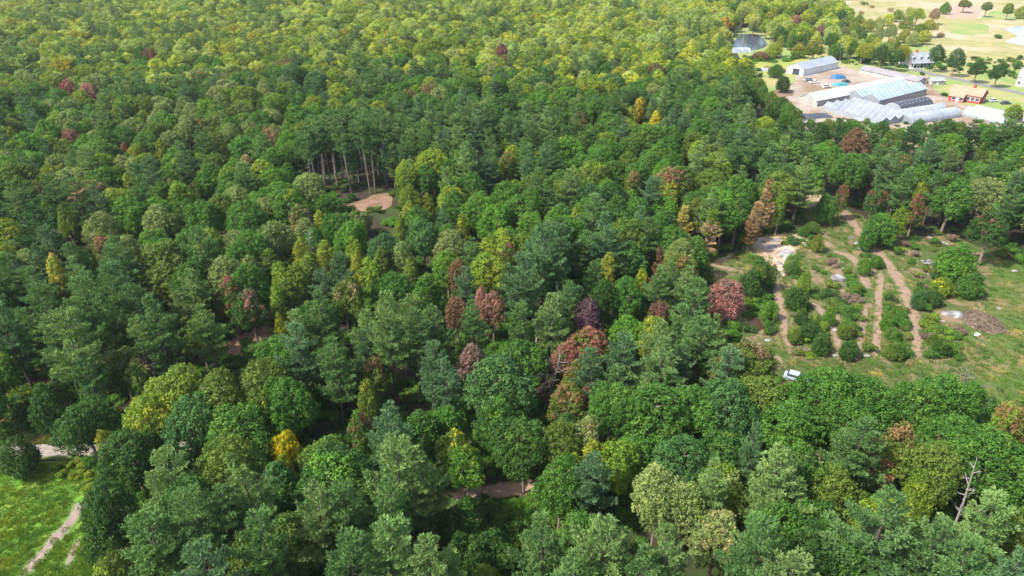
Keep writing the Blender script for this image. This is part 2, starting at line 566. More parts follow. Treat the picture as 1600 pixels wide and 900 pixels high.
def dead_tree(seed, H, spread, lean, mat, nb=14):
    rg = np.random.default_rng(seed)
    tr, parts = MB(), []
    top = Vector((lean * H, 0.3 * lean * H, H))
    tr.tube([(0, 0, -0.3), top * 0.5 + Vector((0.15, 0.1, 0)), top], [0.17, 0.11, 0.03], 6)
    for i in range(nb):
        br = MB()
        q = 0.35 + 0.6 * i / nb
        a = i * 2.4 + rg.uniform(-0.5, 0.5)
        p = top * q
        L = spread * (1.15 - q) * rg.uniform(0.7, 1.4)
        d = Vector((math.cos(a), math.sin(a), rg.uniform(0.25, 0.9))).normalized()
        e = p + d * L
        br.tube([p, p + d * L * 0.5 + Vector((0, 0, -0.08 * L)), e], [0.07, 0.045, 0.02], 4)
        for k in range(4):
            d2 = (d + Vector(rg.normal(size=3)) * 0.55).normalized()
            s0 = p + d * L * (0.35 + 0.16 * k) + Vector((0, 0, -0.05 * L))
            br.tube([s0, s0 + d2 * L * 0.45], [0.035, 0.012], 3)
        parts.append(br.mesh('branch', mat))
    return tr.mesh('trunk', mat), parts

def shrub_mesh(seed, R, H, n, card, tall=False):
    rg = np.random.default_rng(seed)
    Vs, Sh, Lo = [], [], []
    k = 9 if not tall else 14
    for i in range(k):
        a = rg.uniform(0, 6.28)
        rho = R * 0.62 * math.sqrt(rg.uniform())
        r = R * rg.uniform(0.3, 0.5)
        zc = H * rg.uniform(0.25, 0.8) * (1 - 0.4 * (rho / R) ** 2)
        c = np.array([rho * math.cos(a), rho * math.sin(a), zc])
        m = n // k
        d = unit(rg.normal(size=(m, 3)) + np.array([0, 0, 0.3]))
        P = c + d * r * rg.uniform(0.6, 1.1, (m, 1)) * np.array([1, 1, 0.55 * H / R])
        P[:, 2] = np.maximum(P[:, 2], 0.03)
        V, _ = leaf_cards(P, d + rg.normal(size=(m, 3)) * 0.6, card * rg.uniform(0.6, 1.3, m), rg)
        Vs.append(V)
        Sh.append(np.clip(rg.uniform(0.3, 0.7) + rg.normal(size=m) * 0.18, 0, 1))
        Lo.append(np.clip(np.full(m, rg.uniform()) + rg.normal(size=m) * 0.1, 0, 1))
    V = np.concatenate(Vs)
    return np_mesh('foliage', V, np.arange(len(V)).reshape(-1, 4), M['broad'], {'shade': np.concatenate(Sh), 'lobe': np.concatenate(Lo)})

def tuft_mesh(seed, R, H, n):
    rg = np.random.default_rng(seed)
    a = rg.uniform(0, 6.28, n)
    rho = R * np.sqrt(rg.uniform(0, 1, n))
    P = np.stack([rho * np.cos(a), rho * np.sin(a), np.zeros(n)], 1)
    D = np.stack([np.cos(a) * 0.5, np.sin(a) * 0.5, np.ones(n)], 1) + rg.normal(size=(n, 3)) * 0.3
    ln = H * rg.uniform(0.5, 1.1, n)
    V, F = kites(P, D, np.cross(D, rg.normal(size=(n, 3))), ln, ln * 0.13)
    return np_mesh('tuft', V, F, M['broad'], {'shade': rg.uniform(0.2, 0.8, n), 'lobe': rg.uniform(0, 1, n)})

dome = lambda t: math.sqrt(max(0.0, 1 - (max(t - 0.28, 0) / 0.74) ** 2)) * (0.72 + min(t, 0.28))
egg = lambda t: math.sqrt(max(0.0, 1 - (abs(t - 0.36) / 0.66) ** 2.0))
spindle = lambda t: max(0.0, math.sin(math.pi * (0.14 + 0.86 * t) ** 0.8)) * 0.95 + 0.06

PROTO = {'oak': [], 'maple': [], 'birch': [], 'pine': [], 'shrub': [], 'larch': []}
SIZE = {'oak': (5.0, 16.0), 'maple': (3.2, 14.0), 'birch': (2.2, 13.0), 'pine': (4.0, 22.0), 'larch': (2.6, 15.0)}
for i in range(8):
    PROTO['oak'].append(broad_tree(100 + i, 5.0, 16.0, 7.0 + 0.6 * (i % 3), 170, 0.95, 135, 0.18, dome, 0.9, 4 + i % 3))
for i in range(7):
    PROTO['maple'].append(broad_tree(200 + i, 3.2, 14.0, 6.0 + 0.5 * (i % 3), 120, 0.70, 105, 0.15, dome if i % 2 else egg, 0.95, 3 + i % 3))
for i in range(3):
    PROTO['birch'].append(broad_tree(300 + i, 2.2, 13.0, 4.0, 80, 0.58, 90, 0.14, egg, 1.0, 3))
for i in range(7):
    PROTO['pine'].append(pine_tree(400 + i, 4.0, 22.0, 0.34 + 0.03 * (i % 3), 0.12 + 0.04 * (i % 2), (i % 3) * 0.5))
for i in range(2):
    PROTO['larch'].append(pine_tree(450 + i, 2.6, 15.0, 0.2, 0.1, 0.0))
PROTO['low'] = [broad_tree(350 + i, 3.2, 8.0, 1.3, 120, 0.72, 105, 0.15, egg if i % 2 else dome, 0.95, 4) for i in range(4)]
SIZE['low'] = (3.2, 8.0)
SHRUBS = [shrub_mesh(500 + i, 1.6, 1.7, 1300, 0.115) for i in range(4)]
stem_mb = MB()
for i in range(5):
    a = i * 1.26
    stem_mb.tube([(0, 0, -0.1), (0.35 * math.cos(a), 0.35 * math.sin(a), 0.6), (0.8 * math.cos(a), 0.8 * math.sin(a), 1.15)], [0.05, 0.035, 0.015], 4)
STEM = stem_mb.mesh('stems', M['bark'])
TUFTS = [tuft_mesh(600 + i, 0.6, 0.45, 46) for i in range(3)]

TINT = {
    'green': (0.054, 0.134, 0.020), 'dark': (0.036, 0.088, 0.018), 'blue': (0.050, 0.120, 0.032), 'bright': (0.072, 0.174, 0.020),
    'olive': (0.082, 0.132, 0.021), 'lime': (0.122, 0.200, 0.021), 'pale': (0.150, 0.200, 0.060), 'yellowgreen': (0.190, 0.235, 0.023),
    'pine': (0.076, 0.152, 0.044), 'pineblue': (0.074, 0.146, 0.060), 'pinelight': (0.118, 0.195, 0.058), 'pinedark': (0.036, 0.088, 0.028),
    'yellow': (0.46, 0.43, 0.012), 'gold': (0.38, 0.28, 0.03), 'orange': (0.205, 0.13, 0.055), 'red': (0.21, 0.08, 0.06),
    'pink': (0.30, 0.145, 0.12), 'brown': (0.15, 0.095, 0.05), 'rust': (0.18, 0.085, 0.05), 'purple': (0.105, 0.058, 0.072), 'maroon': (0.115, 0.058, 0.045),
    'tan': (0.30, 0.22, 0.11), 'sunny': (0.33, 0.375, 0.04), 'sage': (0.26, 0.33, 0.09), 'greybrown': (0.17, 0.13, 0.095), 'straw': (0.34, 0.30, 0.07),  # sunny, sage: leaf colours lightened to imitate sun on distant crowns
}
WORD = {
    'green': 'mid-green', 'dark': 'dark green', 'blue': 'blue-green', 'bright': 'bright green', 'olive': 'olive', 'lime': 'lime green', 'pale': 'pale green',
    'yellowgreen': 'yellow-green', 'pine': 'green', 'pineblue': 'bluish', 'pinelight': 'light green', 'pinedark': 'deep green', 'yellow': 'yellow', 'gold': 'golden',
    'orange': 'orange', 'red': 'red', 'pink': 'pinkish', 'brown': 'brown', 'rust': 'rusty', 'purple': 'purple', 'maroon': 'maroon', 'tan': 'tan', 'sunny': 'sunlit yellow-green', 'sage': 'sage green', 'greybrown': 'grey-brown', 'straw': 'straw-coloured',
}

# ------------------------------------------------------------------ the ground, fields, tracks and water
def sheet(name, poly, z, mat, px=True, jag=0.6, step=2.5):
    """a flat patch of ground with an uneven outline, given by its corners"""
    pts = [G(*p) if px else Vector((p[0], p[1], 0)) for p in poly]
    out = []
    for i, a in enumerate(pts):
        b = pts[(i + 1) % len(pts)]
        n = max(int((b - a).length / step), 1)
        for k in range(n):
            p = a.lerp(b, k / n)
            nd = Vector((-(b - a).y, (b - a).x, 0)).normalized()
            out.append(p + nd * jag * (wob(p.x, p.y, 1.3, 2.0) + 0.6 * random.uniform(-1, 1)))
    bm = bmesh.new()
    vs = [bm.verts.new((p.x, p.y, z)) for p in out]
    f = bm.faces.new(vs)
    f.normal_update()
    if f.normal.z < 0:
        f.normal_flip()
    bmesh.ops.triangulate(bm, faces=[f])
    me = bpy.data.meshes.new(name)
    bm.to_mesh(me)
    bm.free()
    me.materials.append(mat)
    return tag(link(bpy.data.objects.new(name, me)), kind='structure')

def strip(name, pts, w, z, mat, px=True, wvar=0.25):
    """a worn track along a line: nine vertices across, attribute edge from border to middle"""
    P = [G(*p) if px else Vector((p[0], p[1], 0)) for p in pts]
    dense = []
    for i in range(len(P) - 1):
        p0, p1, p2, p3 = P[max(i - 1, 0)], P[i], P[i + 1], P[min(i + 2, len(P) - 1)]
        n = max(int((p2 - p1).length / 1.0), 2)
        for k in range(n):
            t = k / n
            dense.append(0.5 * ((2 * p1) + (p2 - p0) * t + (2 * p0 - 5 * p1 + 4 * p2 - p3) * t * t + (3 * p1 - p0 - 3 * p2 + p3) * t ** 3))
    dense.append(P[-1])
    V, F, E = [], [], []
    nc = 9
    for i, p in enumerate(dense):
        d = (dense[min(i + 1, len(dense) - 1)] - dense[max(i - 1, 0)]).normalized()
        s = Vector((-d.y, d.x, 0))
        ww = w * (1 + wvar * wob(p.x, p.y, 2.0, 5.0))
        fade = min(1.0, min(i, len(dense) - 1 - i) / 3.0)
        for k in range(nc):
            q = k / (nc - 1) * 2 - 1
            V.append(p + s * q * ww * 0.8 + Vector((0, 0, z)))
            E.append((1 - abs(q)) * 1.5 * (0.3 + 0.7 * fade) * (1.0 if abs(q) > 0.2 else 0.72))
    for i in range(len(dense) - 1):
        for k in range(nc - 1):
            F.append((i * nc + k, i * nc + k + 1, (i + 1) * nc + k + 1, (i + 1) * nc + k))
    me = bpy.data.meshes.new(name)
    me.from_pydata([tuple(v) for v in V], [], F)
    at = me.attributes.new('edge', 'FLOAT', 'POINT')
    at.data.foreach_set('value', np.clip(np.array(E, dtype=np.float32), 0, 1))
    me.materials.append(mat)
    bm = bmesh.new()
    bm.from_mesh(me)
    for f in bm.faces:
        if f.normal.z < 0:
            f.normal_flip()
    bm.to_mesh(me)
    bm.free()
    return tag(link(bpy.data.objects.new(name, me)), kind='structure')

gm = MB()
gm.add([(-6000, -400, 0), (6000, -400, 0), (6000, 12000, 0), (-6000, 12000, 0)], [(0, 1, 2, 3)])
tag(gm.build('ground', M['floor']), kind='structure')

CLEARING = [(1158, 392), (1172, 372), (1240, 360), (1258, 330), (1252, 300), (1282, 300), (1290, 330), (1318, 330), (1345, 336), (1395, 372), (1440, 374), (1485, 366), (1540, 392), (1605, 418),
            (1700, 470), (1700, 640), (1560, 640), (1480, 620), (1380, 615), (1290, 610), (1215, 600), (1180, 560), (1155, 525), (1140, 480), (1105, 425), (1110, 410)]
LEFT_FIELD = [(-420, 690), (-60, 718), (40, 722), (150, 726), (185, 790), (190, 1000), (-500, 1000)]
sheet('clearing_ground', CLEARING, 0.02, M['rough_grass'])
sheet('mown_field', [(1545, 395), (1605, 418), (1700, 470), (1700, 640), (1560, 640), (1520, 600), (1500, 560), (1500, 520), (1545, 470), (1550, 430)], 0.04, M['lawn'])
sheet('meadow', LEFT_FIELD, 0.02, M['meadow'])
sheet('sand_patch', [(1154, 388), (1174, 372), (1215, 367), (1250, 364), (1266, 376), (1246, 388), (1238, 404), (1232, 424), (1216, 442), (1204, 424), (1188, 402)], 0.05, M['sand'], jag=0.9)
sheet('sand_pit', [(1256, 296), (1280, 294), (1283, 318), (1262, 326), (1255, 316)], 0.05, M['sand'])
sheet('bare_hillside', [(540, 322), (562, 314), (592, 303), (610, 302), (612, 322), (588, 330), (556, 330)], 0.05, M['earth'])
sheet('bare_forest_floor', [(300, 575), (335, 545), (425, 498), (450, 505), (430, 530), (350, 575)], 0.04, M['earth'])
# worn tracks in the clearing
strip('path', [(1318, 328), (1335, 352), (1362, 384), (1392, 418), (1410, 450), (1422, 480), (1428, 510), (1436, 560)], 2.5, 0.07, M['track'], wvar=0.4)
strip('path', [(1300, 392), (1330, 402), (1346, 425), (1357, 452)], 2.0, 0.07, M['track'])
strip('path', [(1376, 424), (1374, 452), (1372, 480), (1371, 520), (1365, 560)], 1.5, 0.07, M['track'])
strip('path', [(1352, 480), (1348, 510), (1340, 560)], 1.3, 0.07, M['track'])
strip('path', [(1262, 470), (1284, 487), (1300, 512), (1311, 545)], 1.7, 0.07, M['track'])
strip('path', [(1205, 415), (1214, 450), (1222, 490), (1228, 525), (1234, 545)], 1.8, 0.07, M['track'])
strip('path', [(1180, 535), (1200, 550), (1224, 568)], 1.8, 0.07, M['track'])
strip('path', [(1105, 412), (1125, 417), (1155, 424)], 1.8, 0.07, M['track'])
strip('path', [(1460, 372), (1475, 379), (1492, 384)], 0.7, 0.07, M['track'])
for pl, w_ in (([(1240, 436), (1252, 446), (1264, 452)], 2.2), ([(1288, 404), (1304, 408), (1322, 412)], 2.4), ([(1402, 384), (1420, 392), (1440, 398)], 3.0), ([(1300, 450), (1320, 455), (1332, 462)], 1.8),
               ([(1440, 540), (1452, 534), (1462, 526)], 2.4), ([(1246, 540), (1262, 548), (1280, 552)], 2.0), ([(1270, 372), (1290, 380), (1306, 390)], 2.2), ([(1318, 556), (1335, 552), (1362, 556)], 1.8)):
    strip('bare_soil', pl, w_, 0.055, M['track'], wvar=0.6)
# the two roads that show between the trees
strip('gravel_road', [(-120, 706), (20, 704), (95, 703), (200, 700), (330, 700)], 3.0, 0.06, M['gravel_road'], wvar=0.1)
strip('dirt_road', [(560, 790), (700, 775), (800, 764), (880, 752), (960, 735)], 2.6, 0.06, M['dirt_road'], wvar=0.1)
strip('dirt_road', [(812, 786), (832, 806), (850, 850), (840, 920)], 2.2, 0.065, M['dirt_road'])
strip('chalk_track', [(128, 782), (118, 806), (92, 836), (62, 870), (30, 905)], 1.7, 0.07, M['chalk_track'], wvar=0.5)
strip('chalk_track', [(126, 838), (115, 858), (106, 890)], 1.1, 0.07, M['chalk_track'], wvar=0.25)
# small brown pool in the clearing and the pond far behind
def pool(name, cx, cy, rx, ry, mat, z):
    pts = [(cx + rx * math.cos(a) * (1 + 0.12 * math.sin(3 * a)), cy + ry * math.sin(a)) for a in [k * math.pi / 12 for k in range(24)]]
    return sheet(name, pts, z, mat, jag=0.15, step=50)
pool('pond', 1180, 508, 13, 11, M['brown_water'], 0.08)
pool('pond', 1172, 66, 26, 13, M['pond_water'], 0.08)
# far fields beside the farm
sheet('farm_meadow', [(1140, 45), (1260, 40), (1290, -2), (1330, 50), (1460, 60), (1700, 95), (1700, 155), (1480, 162), (1300, 105), (1180, 152), (1160, 110)], 0.02, M['green_field'], jag=2, step=8)
sheet('marsh_field', [(1290, 2), (1420, -4), (1700, -8), (1700, 108), (1600, 104), (1520, 98), (1450, 72), (1400, 60), (1330, 55)], 0.03, M['straw'], jag=3, step=8)
sheet('ploughed_field', [(1470, 12), (1500, 6), (1540, 10), (1528, 28), (1478, 30)], 0.06, M['plough'], jag=1, step=8)
sheet('green_field', [(1525, 30), (1550, 18), (1600, 14), (1640, 20), (1600, 32)], 0.06, M['green_field'], jag=2, step=8)
sheet('green_field', [(1480, 38), (1500, 32), (1540, 38), (1548, 52), (1520, 56), (1485, 52)], 0.06, M['green_field'], jag=2, step=8)
sheet('marsh_water', [(1568, 46), (1590, 40), (1640, 40), (1640, 70), (1600, 72), (1570, 66), (1592, 56)], 0.09, M['marsh_water'], jag=1, step=8)
sheet('yellow_field', [(1170, 96), (1250, 92), (1300, 86), (1302, 100), (1245, 108), (1190, 116)], 0.04, M['yellow_field'], jag=2, step=8)
sheet('green_field', [(1315, 20), (1345, 18), (1372, 40), (1360, 66), (1335, 64)], 0.06, M['green_field'], jag=2, step=8)
sheet('gravel_yard', [(1222, 158), (1245, 116), (1300, 100), (1345, 112), (1430, 128), (1480, 150), (1560, 172), (1610, 176), (1610, 230), (1260, 232), (1225, 180)], 0.045, M['yard'], jag=1.5, step=6)
sheet('garden_lawn', [(1440, 112), (1530, 116), (1700, 146), (1700, 176), (1560, 172), (1490, 160), (1452, 136)], 0.065, M['green_field'], jag=1, step=6)
strip('road', [(1395, 96), (1440, 112), (1500, 125), (1600, 147), (1720, 172)], 3.6, 0.1, M['asphalt'], wvar=0.0)
strip('driveway', [(1444, 118), (1452, 138), (1470, 152), (1480, 165)], 3.0, 0.09, M['yard'], wvar=0.1)
sheet('dry_bank', [(1205, 143), (1232, 134), (1240, 148), (1218, 154)], 0.09, M['earth'])

# ------------------------------------------------------------------ trees: the singled-out ones
# pixel of the crown's top, kind, half width, height, leaf colour, second colour, its share, short name, rest of the label
S = []
def sp(px, py, kind, R, H, tint, t2=None, amt=0.0, short=None, rest=''):
    S.append((px, py, kind, R, H, tint, t2 or tint, amt, short, rest))
# front rows
sp(446, 676, 'oak', 2.3, 11, 'yellow', 'lime', 0.25, 'bright yellow young oak', 'standing alone among dark oaks')
sp(610, 682, 'pine', 4.6, 22, 'pinelight', None, 0, 'broad light pine', 'with two soft plumed tops near the dirt road')
sp(664, 700, 'pine', 3.8, 19, 'pinelight')
sp(604, 622, 'pine', 4.2, 21, 'pineblue', None, 0, 'bluish round-topped pine', 'in front of the large oak')
sp(728, 690, 'maple', 3.0, 12, 'bright', 'lime', 0.3, 'bright lime maple', 'at the edge of the dirt road gap')
sp(706, 668, 'maple', 2.6, 13, 'olive', 'yellow', 0.2, 'yellow-flecked maple', 'behind the dirt road gap')
sp(555, 640, 'maple', 2.4, 14, 'green', 'rust', 0.35, 'rusty-topped green maple', 'beside the bluish pine')
sp(487, 765, 'pine', 3.6, 20, 'pinelight')
sp(547, 745, 'pine', 3.8, 20, 'pine')
sp(600, 745, 'pine', 3.4, 20, 'pine')
sp(600, 825, 'pine', 3.8, 21, 'pinelight')
sp(676, 835, 'pine', 3.6, 20, 'pinelight')
sp(540, 830, 'pine', 3.6, 21, 'pine')
sp(860, 812, 'pine', 4.2, 21, 'pine')
sp(940, 798, 'pine', 4.8, 23, 'pinelight', None, 0, 'large forked pine', 'beside the dirt road bend at the bottom edge')
sp(1000, 850, 'pine', 4.0, 21, 'pine')
sp(895, 862, 'pine', 4.0, 22, 'pine')
sp(925, 706, 'pine', 3.4, 17, 'pineblue', None, 0, 'feathery blue-green pine', 'right of the dirt road gap')
sp(876, 655, 'oak', 4.0, 15, 'olive')
sp(878, 716, 'oak', 4.4, 15, 'green')
sp(975, 690, 'maple', 3.0, 14, 'lime', None, 0, 'round lime-green maple', 'with pale limbs showing below')
sp(915, 645, 'maple', 3.0, 15, 'pale', 'brown', 0.2)
sp(1037, 728, 'maple', 3.6, 16, 'pale', None, 0, 'pale sage-green maple', 'between dark oaks')
sp(1078, 752, 'maple', 3.2, 15, 'pale', 'lime', 0.3)
sp(1128, 800, 'maple', 3.6, 15, 'pale', 'tan', 0.3, 'pale tan-green maple', 'with bare lower limbs showing')
sp(1075, 680, 'oak', 4.8, 15, 'blue', None, 0, 'domed blue-green oak', 'with grey limbs below its crown')
sp(1125, 712, 'pine', 3.0, 19, 'pinelight', None, 0, 'slender light pine', 'in front of a domed oak')
sp(1230, 696, 'pine', 4.4, 21, 'pinelight', None, 0, 'broad feathered pine', 'with drooping layered limbs')
sp(1351, 655, 'pine', 4.0, 20, 'pine', None, 0, 'full green pine', 'below the clearing trees')
sp(1189, 658, 'pine', 2.6, 19, 'pineblue')
sp(1397, 768, 'pine', 5.8, 23, 'pine', None, 0, 'widest spreading pine', 'with long low limbs at the bottom')
sp(1465, 800, 'pine', 4.2, 20, 'pine')
sp(1060, 825, 'pine', 3.8, 20, 'pinelight')
sp(1204, 808, 'pine', 3.8, 21, 'pine')
sp(1244, 860, 'pine', 3.6, 20, 'pinelight')
sp(1529, 838, 'pine', 4.4, 20, 'pine')
sp(1563, 772, 'pine', 4.0, 20, 'pinelight')
sp(1590, 850, 'pine', 3.6, 20, 'pineblue')
sp(1264, 690, 'oak', 4.4, 17, 'green', 'tan', 0.15)
sp(1313, 735, 'oak', 4.2, 15, 'olive')
sp(1472, 690, 'oak', 4.6, 16, 'olive')
sp(1574, 675, 'oak', 5.6, 17, 'green', None, 0, 'big round oak', 'at the edge below the mown field')
sp(1226, 786, 'oak', 4.2, 16, 'green')
sp(1272, 828, 'oak', 3.8, 15, 'dark')
sp(1335, 838, 'oak', 3.6, 15, 'green', 'lime', 0.2)
sp(1415, 662, 'maple', 3.2, 16, 'olive', 'orange', 0.4, 'orange-topped olive maple', 'among the green oaks')
sp(1590, 628, 'maple', 2.8, 14, 'lime', 'orange', 0.5, 'yellow and orange maple', 'below the mown field')
sp(1563, 598, 'shrub', 2.2, 3, 'rust')
sp(1450, 735, 'maple', 2.2, 13, 'lime')
# oaks between the car and the front
for a in ((1030, 598, 6.0, 17, 'green'), (1085, 602, 4.6, 15, 'green'), (1140, 594, 5.0, 16, 'blue'), (1195, 588, 5.2, 15, 'olive'), (1295, 580, 5.4, 16, 'green'),
          (1370, 590, 5.2, 15, 'green'), (1445, 600, 4.8, 14, 'green'), (1505, 640, 5.0, 15, 'green'), (1255, 622, 5.0, 16, 'green'), (1330, 625, 4.8, 16, 'green'), (960, 600, 4.6, 16, 'green')):
    sp(a[0], a[1], 'oak', a[2], a[3], a[4])
sp(1226, 607, 'oak', 3.4, 14, 'green')
sp(775, 560, 'oak', 6.3, 17, 'blue', None, 0, 'largest blue-green oak', 'with many rounded leaf clumps')
# middle
sp(918, 456, 'maple', 2.6, 16, 'purple', 'olive', 0.12, 'purple maple', 'with two stacked leaf masses')
sp(928, 478, 'maple', 2.4, 14, 'purple', 'greybrown', 0.25)
sp(1034, 466, 'maple', 2.8, 13, 'olive', 'maroon', 0.65, 'dark maroon maple', 'beside green oaks above the pines')
sp(1137, 436, 'maple', 4.6, 10, 'pink', 'greybrown', 0.3, 'dusty pink maple', 'at the clearing edge by the brown pool')
sp(920, 508, 'maple', 4.2, 13, 'olive', 'rust', 0.6, 'brick-brown maple', 'below the purple maple')
sp(880, 534, 'maple', 2.8, 13, 'olive', 'red', 0.6, 'crimson maple', 'in front of the bare white snags')
sp(905, 560, 'maple', 2.6, 12, 'orange', 'olive', 0.4)
sp(889, 594, 'maple', 3.0, 14, 'olive', 'orange', 0.45, 'orange-streaked olive maple', 'right of the largest oak')
sp(917, 596, 'maple', 1.7, 11, 'red')
sp(770, 452, 'maple', 2.6, 14, 'brown', 'pink', 0.4, 'pinkish-brown maple', 'left of the purple maple')
sp(752, 446, 'maple', 2.2, 14, 'pink', 'brown', 0.4)
sp(738, 536, 'maple', 3.0, 12, 'greybrown', 'pink', 0.3, 'grey-mauve maple', 'behind the largest oak')
sp(714, 462, 'maple', 2.4, 13, 'brown')
sp(720, 402, 'maple', 2.6, 13, 'brown', 'orange', 0.3)
sp(793, 378, 'maple', 3.2, 14, 'olive', 'rust', 0.45, 'rust and olive maple', 'left of the tallest pine')
sp(851, 343, 'pine', 4.6, 27, 'pineblue', None, 0, 'tallest bluish pine', 'rising over its neighbours in the middle')
sp(815, 396, 'pine', 4.0, 23, 'pineblue')
sp(866, 400, 'pine', 3.0, 19, 'pine')
sp(953, 330, 'pine', 4.6, 21, 'pineblue', None, 0, 'rounded bluish pine', 'near the reddish larches')
sp(923, 540, 'pine', 3.4, 17, 'pineblue')
sp(970, 520, 'pine', 3.6, 18, 'pineblue')
sp(1040, 528, 'pine', 4.8, 19, 'pinelight', None, 0, 'broad sage pine', 'just left of the brown pool')
sp(1033, 413, 'pine', 3.6, 17, 'pine')
sp(1088, 432, 'pine', 3.8, 19, 'pine')
sp(1105, 490, 'pine', 4.6, 19, 'pine')
sp(1145, 545, 'pine', 3.8, 17, 'pineblue')
sp(886, 437, 'pine', 2.8, 18, 'pine')
sp(812, 472, 'pine', 3.0, 17, 'pine')
sp(949, 430, 'oak', 3.6, 15, 'dark')
sp(984, 432, 'oak', 3.8, 15, 'green')
sp(1004, 416, 'maple', 1.5, 11, 'lime', 'yellow', 0.3)
sp(1033, 385, 'larch', 2.0, 14, 'rust', 'brown', 0.4)
sp(600, 455, 'pine', 4.2, 24, 'pinelight', None, 0, 'tall pale pine', 'left of the middle, over brown maples')
sp(500, 455, 'pine', 4.0, 20, 'pine')
sp(528, 394, 'pine', 3.4, 20, 'pineblue')
sp(570, 512, 'pine', 2.6, 15, 'pineblue')
sp(645, 502, 'pine', 3.6, 18, 'pine')
sp(674, 472, 'pine', 3.8, 19, 'pine')
sp(741, 468, 'pine', 3.2, 18, 'pine')
sp(693, 558, 'pine', 3.4, 17, 'pineblue')
sp(517, 528, 'pine', 4.0, 19, 'pine')
sp(458, 503, 'pine', 4.2, 20, 'pineblue')
sp(725, 418, 'pine', 3.6, 15, 'pineblue')
sp(667, 424, 'maple', 4.2, 15, 'green', 'olive', 0.4)
sp(613, 422, 'oak', 4.6, 14, 'green')
sp(586, 556, 'maple', 3.0, 13, 'olive', 'brown', 0.4)
sp(573, 590, 'maple', 2.2, 13, 'olive', 'yellow', 0.18)
sp(545, 430, 'maple', 3.0, 16, 'olive', 'tan', 0.3)
for a in ((418, 386), (436, 406), (461, 408), (482, 392), (505, 372), (550, 366), (597, 384), (470, 372), (430, 445), (575, 398), (640, 400), (445, 430)):
    sp(a[0], a[1], 'birch', 2.5 + 0.7 * random.random(), 12, random.choice(['lime', 'yellowgreen', 'olive']), 'lime', 0.3)
sp(435, 486, 'birch', 1.8, 9, 'yellowgreen', 'yellow', 0.25, 'yellow sapling birch', 'beside the dark forest gap')
# left
sp(352, 428, 'maple', 3.2, 15, 'green', 'red', 0.5, 'red-topped green maple', 'behind the dark forest gap')
sp(385, 450, 'maple', 3.4, 14, 'dark', 'pink', 0.35)
sp(95, 318, 'maple', 2.4, 14, 'lime', None, 0, 'acid-green maple', 'beside a dark broad pine')
sp(75, 396, 'maple', 2.8, 17, 'yellowgreen', 'straw', 0.5, 'straw-yellow maple', 'among the tall pines')
sp(40, 314, 'pine', 4.8, 21, 'pinedark', None, 0, 'dark broad pine', 'close to the edge beside an acid-green maple')
sp(60, 440, 'pine', 4.4, 23, 'pine')
sp(120, 430, 'pine', 4.6, 24, 'pine', None, 0, 'great green pine', 'tall one at the edge of the clump of pines')
sp(160, 412, 'pine', 3.8, 22, 'pine')
sp(85, 480, 'pine', 4.6, 23, 'pinelight')
sp(235, 462, 'pine', 4.4, 22, 'pine', None, 0, 'pine with bare lower trunk', 'beside the dark forest gap')
sp(195, 445, 'pine', 3.6, 20, 'pine')
sp(378, 312, 'oak', 5.2, 17, 'green')
sp(318, 308, 'oak', 4.8, 16, 'green')
sp(277, 281, 'maple', 3.8, 15, 'lime')
sp(180, 545, 'maple', 3.2, 12, 'olive', 'tan', 0.3)
sp(205, 562, 'maple', 2.8, 12, 'olive', 'tan', 0.25)
sp(60, 600, 'maple', 3.2, 10, 'dark')
sp(12, 684, 'maple', 3.2, 8, 'dark', None, 0, 'round dark roadside maple', 'between the gravel road and the meadow')
sp(120, 632, 'oak', 4.6, 12, 'dark')
sp(190, 672, 'oak', 4.8, 13, 'dark', None, 0, 'dark grey-green oak', 'overhanging the pale chalk track')
sp(152, 758, 'oak', 3.6, 13, 'dark')
sp(160, 815, 'maple', 3.0, 9, 'dark', 'olive', 0.2)
sp(168, 862, 'maple', 3.2, 10, 'olive', 'lime', 0.2)
sp(158, 785, 'maple', 2.6, 8, 'dark')
sp(250, 700, 'pine', 4.0, 17, 'pinelight')
sp(335, 828, 'maple', 1.8, 12, 'rust', None, 0, 'rusty brown dead-leaved maple', 'at the bottom edge between green crowns')
sp(330, 852, 'maple', 1.6, 11, 'rust')
sp(280, 770, 'pine', 4.2, 20, 'pine')
sp(300, 845, 'pine', 4.2, 20, 'pineblue')
sp(225, 800, 'pine', 4.2, 18, 'pine')
sp(385, 720, 'pine', 4.0, 20, 'pinelight')
sp(335, 770, 'pine', 3.6, 19, 'pine')
sp(400, 800, 'pine', 3.4, 20, 'pine')
sp(385, 830, 'maple', 3.6, 14, 'olive')
sp(440, 810, 'maple', 3.8, 15, 'olive')
sp(760, 876, 'maple', 2.4, 11, 'lime', 'yellow', 0.1)
for px, py, R_, H_ in ((735, 800, 2.6, 8), (768, 826, 2.8, 8), (705, 792, 2.8, 9), (745, 846, 2.8, 8), (790, 852, 2.4, 7), (718, 835, 2.6, 9)):
    sp(px, py, 'maple', R_, H_, 'dark', 'olive', 0.2)
sp(330, 580, 'oak', 5.4, 17, 'olive')
sp(400, 560, 'oak', 5.0, 17, 'olive', None, 0, 'broad olive oak', 'facing the dark forest gap')
sp(290, 620, 'oak', 5.0, 15, 'blue')
sp(440, 590, 'oak', 4.6, 16, 'green')
sp(410, 600, 'maple', 3.0, 15, 'olive', 'yellow', 0.08)
